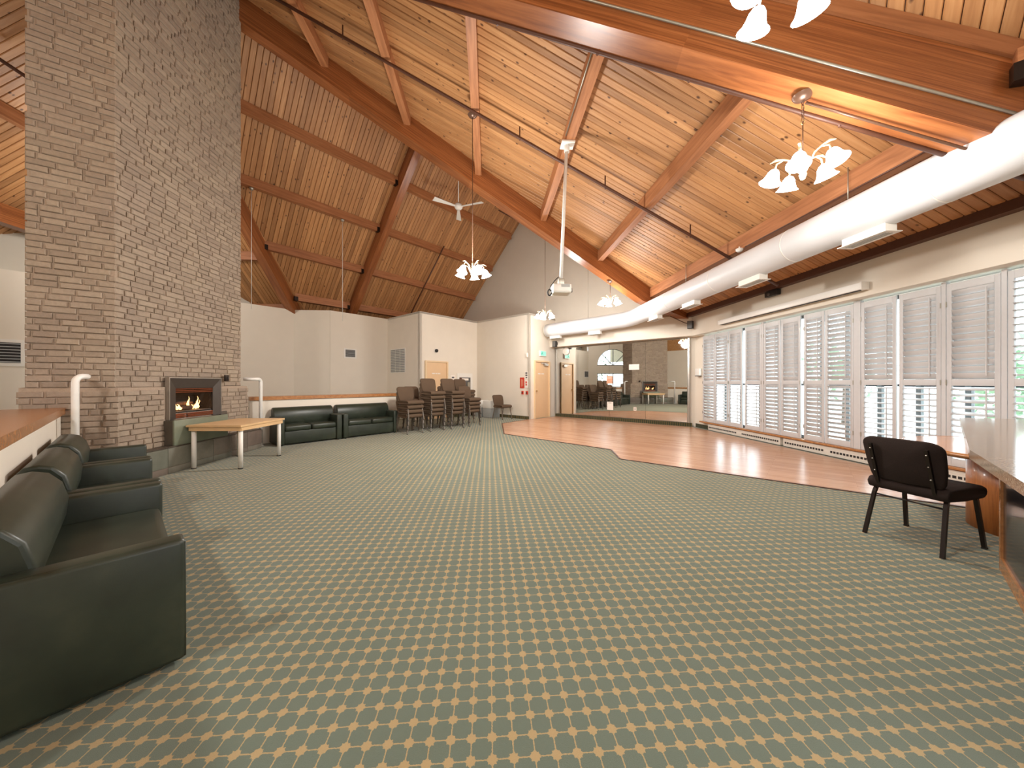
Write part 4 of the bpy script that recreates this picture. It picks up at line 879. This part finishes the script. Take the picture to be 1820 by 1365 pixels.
# ---------------------------------------------------------------- loveseats
def cushion(g, x0, x1, y0, y1, z0, z1, r): return g.box(x0, x1, y0, y1, z0, z1, r)
def loveseat(label, loc, rot, width, seats, group):
    t = thing('loveseat', label, 'sofa', loc, rot, group); W = width/2; D = 0.66; aw = 0.115
    for s in (-1, 1):      # arms, slightly flared outwards towards the floor in front
        x0, x1 = (W-aw, W) if s > 0 else (-W, -W+aw)
        f = 0.0
        bm = G().box(x0, x1, 0.0, D-.02, 0.02, 0.575, .022)
        arm = obj('arm', bm, 'leather_green', t)
        xs = x1 if s > 0 else x0
        obj('piping', G().tube([(xs-s*.012, .004, .03), (xs-s*.012, .003, .56), (xs-s*.012, D-.06, .572)], .0055, 6), 'leather_green', arm)
    obj('front_panel', G().box(-W+aw+.002, W-aw-.002, .035, .10, 0.03, 0.29, .015), 'leather_green', t)
    n = seats; iw = 2*(W-aw)/n
    for k in range(n):
        x0 = -W+aw+k*iw+.004; x1 = x0+iw-.008
        c = obj('seat_cushion', G().box(x0, x1, .012, .50, .285, .415, .045), 'leather_green', t)
    prof = [(.47, .36), (.425, .47), (.415, .58), (.44, .68), (.49, .745), (.55, .765), (.61, .755), (D-.01, .70), (D-.01, .30), (.52, .30)]
    bi = .03 if n == 2 else .095
    g = G().prism([(-W+bi, y, z) for y, z in prof], (2*(W-bi), 0, 0)); o = obj('backrest', g, 'leather_green', t)
    b = o.modifiers.new('bev', 'BEVEL'); b.width = .02; b.segments = 3; b.limit_method = 'ANGLE'; b.angle_limit = .9
    for p in o.data.polygons: p.use_smooth = len(p.vertices) == 4
    obj('back_panel', G().box(-W+.02, W-.02, D-.012, D, .03, .56, .005), 'leather_green', t)
    for s in (-1, 1):
        for y in (.06, D-.08): obj('foot', G().tube([(s*(W-.07), y, 0), (s*(W-.07), y, .03)], .02, 8), 'rubber', t)
    return t
def seat_u(w0, w1, u, lab, n): loveseat(lab, uw(u, (w0+w1)/2, 0), 3*PI/4, w1-w0, n, 'green loveseats along the near half wall')
def seat_w(u0, u1, w, lab, n): loveseat(lab, uw((u0+u1)/2, w, 0), PI/4, u1-u0, n, 'green loveseats along the far half wall')
seat_u(2.185, 3.64, 0.20, 'green leather loveseat nearest the camera, cut by the left edge', 1)
seat_u(3.66, 4.84, 0.20, 'middle green leather seat along the near half wall', 1)
seat_u(4.86, 5.94, 0.20, 'green leather seat closest to the chimney at left', 1)
seat_w(2.09, 3.34, 8.08, 'far green loveseat beside the white pipe rail', 2)
seat_w(3.37, 4.75, 8.08, 'far green loveseat beside the stacked chairs', 2)

# ---------------------------------------------------------------- coffee table
t = thing('low_table', 'low maple table with white round legs before the hearth', 'table', (-4.1, 5.9, 0))
tp = [(-4.50, 5.40), (-3.68, 5.34), (-3.66, 6.40), (-4.46, 6.42)]
obj('top', G().prism([(x, y, .635) for x, y in tp], (0, 0, .028)), 'maple_top', t, world=True)
cxm = Vector((-4.075, 5.89)); ap = [((x-cxm.x)*.94+cxm.x, (y-cxm.y)*.94+cxm.y) for x, y in tp]
for a, b in zip(ap, ap[1:]+ap[:1]): obj('apron', G().bar((a[0], a[1], .635), (b[0], b[1], .635), .02, .06), 'maple_top', t, world=True)
for x, y in [((x-cxm.x)*.86+cxm.x, (y-cxm.y)*.86+cxm.y) for x, y in tp]:
    l = obj('leg', G().tube([(x, y, .012), (x, y, .60)], .03, 14), 'white_trim', t, world=True); c = obj('foot_cap', G().tube([(x, y, 0), (x, y, .014)], .032, 14), 'rubber', l); c.data.transform(worldm(t).inverted())

# ---------------------------------------------------------------- stacking chairs (front faces -y)
def make_chair(label, fab, legm, edge):
    t = thing('stacking_chair', label, 'chair', (0, 0, 0), 0)
    def seat_fn():
        g = G(); n = 12; P = []
        prof = [(-.225, .400), (-.252, .425), (-.258, .455), (-.245, .488), (-.205, .504), (-.05, .507), (.12, .502), (.2, .494), (.222, .455), (.21, .405), (0, .394)]
        xs = [(-.225, .45), (-.238, .75), (-.228, .96), (-.19, 1), (0, 1.0), (.19, 1), (.228, .96), (.238, .75), (.225, .45)]
        o = len(g.v)
        for x, k in xs:
            for y, z in prof: g.v.append(Vector((x*1.0, y*(.96+.04*k), .452+(z-.452)*k)))
        m = len(prof)
        for i in range(len(xs)-1):
            for j in range(m): g.f.append([i*m+j, (i+1)*m+j, (i+1)*m+(j+1) % m, i*m+(j+1) % m]); g.sm.append(True)
        g.f.append(list(range(m))); g.f.append([(len(xs)-1)*m+j for j in range(m)][::-1]); g.sm += [True, True]
        return g
    obj('seat', seat_fn(), fab, t)
    # backrest: curved padded panel, top corners rounded
    def outline(k):
        pts = []; hw, z0, z1, r = .24, .49, .85, .085
        for cx, cz, a0 in ((hw-r, z1-r*.8, 0), (-hw+r, z1-r*.8, PI/2)):
            for i in range(6): a = a0+PI/2*i/5; pts.append((cx+r*math.cos(a), cz+r*.8*math.sin(a)))
        pts += [(-hw*.97, .62), (-hw*.90, z0+.03), (-hw*.84, z0), (0, z0-.006), (hw*.84, z0), (hw*.90, z0+.03), (hw*.97, .62)]
        c = (0, .67); return [(c[0]+(x-c[0])*k, c[1]+(z-c[1])*k) for x, z in pts]
    g = G(); rings = [(.90, -.034), (.97, -.026), (1.0, 0.0), (.985, .018), (.95, .024)]
    def back_pos(x, z, y): return Vector((x, .205+(z-.475)*.27+y-.45*x*x, z))
    n = len(outline(1))
    for k, y in rings: 
        for x, z in outline(k): g.v.append(back_pos(x, z, y))
    for i in range(len(rings)-1):
        for j in range(n): g.f.append([i*n+j, i*n+(j+1) % n, (i+1)*n+(j+1) % n, (i+1)*n+j]); g.sm.append(True)
    for i, sg in ((0, -1), (len(rings)-1, 1)):
        c = len(g.v); g.v.append(back_pos(0, .67, rings[i][1]+sg*.006))
        for j in range(n): g.f.append([i*n+j, i*n+(j+1) % n, c]); g.sm.append(True)
    obj('backrest', g, fab, t)
    for s in (-1, 1):
        obj('leg', G().tube([(s*.222, -.262, 0), (s*.205, -.195, .385), (s*.203, -.175, .42), (s*.2, -.14, .43)], .0165, 4, sq=True), legm, t)
        obj('leg', G().tube([(s*.228, .275, 0), (s*.208, .185, .36), (s*.204, .165, .405), (s*.2, .13, .425)], .0165, 4, sq=True), legm, t)
        obj('seat_rail', G().tube([(s*.2, -.145, .43), (s*.2, .135, .425)], .0165, 4, sq=True), edge, t)
        p = obj('back_post', G().tube([(s*.165, .15, .415), (s*.165, .205, .43), (s*.165, .225, .47), (s*.165, .322, .79)], .014, 4, sq=True), legm, t)
        for z in (.56, .66, .75): obj('screw', G().lathe([(0, .004), (.005, .003), (.006, 0)], 8, (s*.165, .228+(z-.47)*.303+.01, z), (0, 1, 0)), 'chrome_edge', p)
        obj('foot', G().tube([(s*.222, -.262, 0), (s*.2215, -.26, .012)], .019, 4, sq=True), 'rubber', t)
    obj('stretcher', G().tube([(-.208, .19, .345), (.208, .19, .345)], .007, 6), legm, t)
    return t
ch = make_chair('dark padded stacking chair drawn up to the reception desk', 'fabric_dark', 'black_metal', 'black_metal')
ch.matrix_basis = Matrix.Translation((3.565, 2.575, 0)) @ Matrix.Rotation(PI/2+0.2, 4, 'Z')
c0 = make_chair('brown stacking chair standing alone by the red sign', 'fabric_brown', 'bronze_leg', 'chrome_edge')
cp_ = uw(9.02, 8.33); c0.matrix_basis = Matrix.Translation((cp_.x, cp_.y, 0)) @ Matrix.Rotation(PI/4-.1, 4, 'Z')
lev = ['bottom', 'second from bottom', 'third from bottom', 'fourth from bottom', 'fifth from bottom', 'top']
def stack(u, w, n, rot, desc):
    for k in range(n):
        p = uw(u, w-.012*k, k*.113); nm = 'top' if k == n-1 else lev[k]
        dup(c0, p, rot+random.uniform(-.02, .02), 'brown chair, %s of the %s' % (nm, desc), 'brown stacked chairs')
FR = PI/4
stack(4.93, 7.82, 4, FR, 'front stack nearest the loveseats'); stack(5.60, 7.80, 6, FR, 'second front stack from the loveseats'); stack(6.26, 7.76, 6, FR, 'third front stack from the loveseats'); stack(6.97, 7.82, 4, FR, 'front stack farthest from the loveseats')
stack(5.50, 8.45, 4, FR, 'rear stack nearest the loveseats'); stack(6.1, 8.5, 4, FR, 'second rear stack from the loveseats'); stack(6.72, 8.5, 4, FR, 'third rear stack from the loveseats'); stack(7.34, 8.50, 6, FR, 'rear stack farthest from the loveseats')
# white boxes beside the lone chair
t = thing('storage_box', 'white appliance box with a keypad beside the lone chair', 'box', uw(9.2, 9.05, 0), PI/4)
obj('lower_body', G().box(-.25, .25, -.2, .2, 0.0, .34, .01), 'grey_louver', t); obj('upper_body', G().box(-.25, .25, -.2, .2, .345, .62, .012), 'white_plastic', t)
obj('keypad', G().box(.08, .2, -.206, -.2, .39, .58), 'sign_pale', t)
t = thing('storage_box', 'plain pale carton beside the appliance box near the back corner', 'box', uw(9.2, 9.62, 0), PI/4)
obj('carton', G().box(-.22, .22, -.18, .18, 0, .34, .006), 'grey_louver', t); obj('lid', G().box(-.23, .23, -.19, .19, .342, .62, .008), 'white_plastic', t)

# ---------------------------------------------------------------- reception desk
dk = thing('reception_desk', 'reception desk with glossy speckled counter and black front', 'desk', (3.3, 1.9, 0))
CZ = 1.04
top = [(3.50, 2.31), (1.86, 1.20), (1.30, 0.72), (1.75, 0.10), (4.05, 1.78), (3.98, 2.06)]
o = obj('countertop', G().prism([(x, y, CZ-.035) for x, y in top], (0, 0, .035)), 'speckled_laminate', dk, world=True)
e = Vector((.79, .61, 0)); nn = Vector((-.61, .79, 0)); a = Vector((3.56, 2.15, 0)); P = lambda s, k, z: a-e*s+nn*k+Vector((0, 0, z))
def deskbox(n, s0, s1, k0, k1, z0, z1, m): obj(n, G().hexa([P(s0, k0, z0), P(s1, k0, z0), P(s1, k1, z0), P(s0, k1, z0), P(s0, k0, z1), P(s1, k0, z1), P(s1, k1, z1), P(s0, k1, z1)]), m, dk, world=True)
deskbox('front_panel', .05, 2.1, -.05, -.012, .09, CZ-.036, 'laminate_black'); deskbox('kick_plate', .0, 2.1, -.05, .0, .0, .09, 'oak_trim')
deskbox('end_post', .0, .05, -.06, .0, .09, CZ-.036, 'oak_trim'); deskbox('end_panel', .0, .03, -.60, -.06, .0, CZ-.036, 'oak_veneer')
ct = thing('round_desk', 'half-round oak desk on a curved oak drum', 'desk', (4.5, 2.45, 0))
C0 = Vector((4.5, 2.35)); arc_ = [(C0.x+.86*math.cos(x), C0.y+.86*math.sin(x)) for x in [math.radians(70+k*6.5) for k in range(23)]]
loop = arc_+[(4.05, 1.9), (5.3, 2.0), (5.3, 2.9)]
obj('top', G().prism([(x, y, .722) for x, y in loop], (0, 0, .03)), 'oak_gloss', ct, world=True)
obj('edge_band', G().tube([(x, y, .735) for x, y in arc_], .019, 8), 'oak_trim', ct, world=True)
D0 = Vector((4.74, 2.55)); dl = [(D0.x+.45*math.cos(x), D0.y+.45*math.sin(x)) for x in [2*PI*k/36 for k in range(36)]]
g = G().tube([(D0.x, D0.y, .0), (D0.x, D0.y, .70)], .45, 48); obj('drum', g, 'oak_veneer', ct, world=True)
obj('drum_cap', G().tube([(D0.x, D0.y, .70), (D0.x, D0.y, .722)], .46, 48), 'oak_trim', ct, world=True)

# ---------------------------------------------------------------- outside
struct('floor_outside', G().box(-60, 60, -40, 50, -.35, -.25), 'outside_paving', 'pale paving outside the windows')
def tree(loc, h, r, label, n=420):
    t = thing('garden_tree', label, 'tree', loc, 0, 'trees outside the windows')
    obj('trunk', G().tube([(0, 0, 0), (.05, .03, h*.35), (-.02, .05, h*.7)], [.11, .08, .04], 8), 'bark', t)
    g = G()
    for k in range(n):
        th, ph, q = random.uniform(0, 2*PI), math.acos(random.uniform(-1, 1)), random.random()**.4
        c = Vector((r*q*math.sin(ph)*math.cos(th), r*q*math.sin(ph)*math.sin(th), h*.62+h*.4*q*math.cos(ph)))
        a = Vector((random.uniform(-1, 1), random.uniform(-1, 1), random.uniform(-1, 1))).normalized(); b = a.cross(Vector((.3, .5, .8))).normalized(); s = random.uniform(.08, .17)
        g.poly([c-a*s, c-b*s*.5, c+a*s, c+b*s*.5], [(0, 1, 2, 3)])
    o = bpy.data.objects.new('foliage', g.mesh('foliage', 'leaf_green', fix=False)); col.objects.link(o); o.parent = t; o['kind'] = 'stuff'
tree((13.2, 11.8, -.25), 3.4, 1.3, 'green tree outside the shutters nearest the mirror'); tree((11.4, 6.4, -.25), 2.6, 1.2, 'green tree outside the middle shutters'); tree((12.0, 3.6, -.25), 3.6, 1.4, 'green tree outside the nearest shutters')
tree((-14.5, 6.5, -.25), 4.2, 1.9, 'green tree outside the arched window')
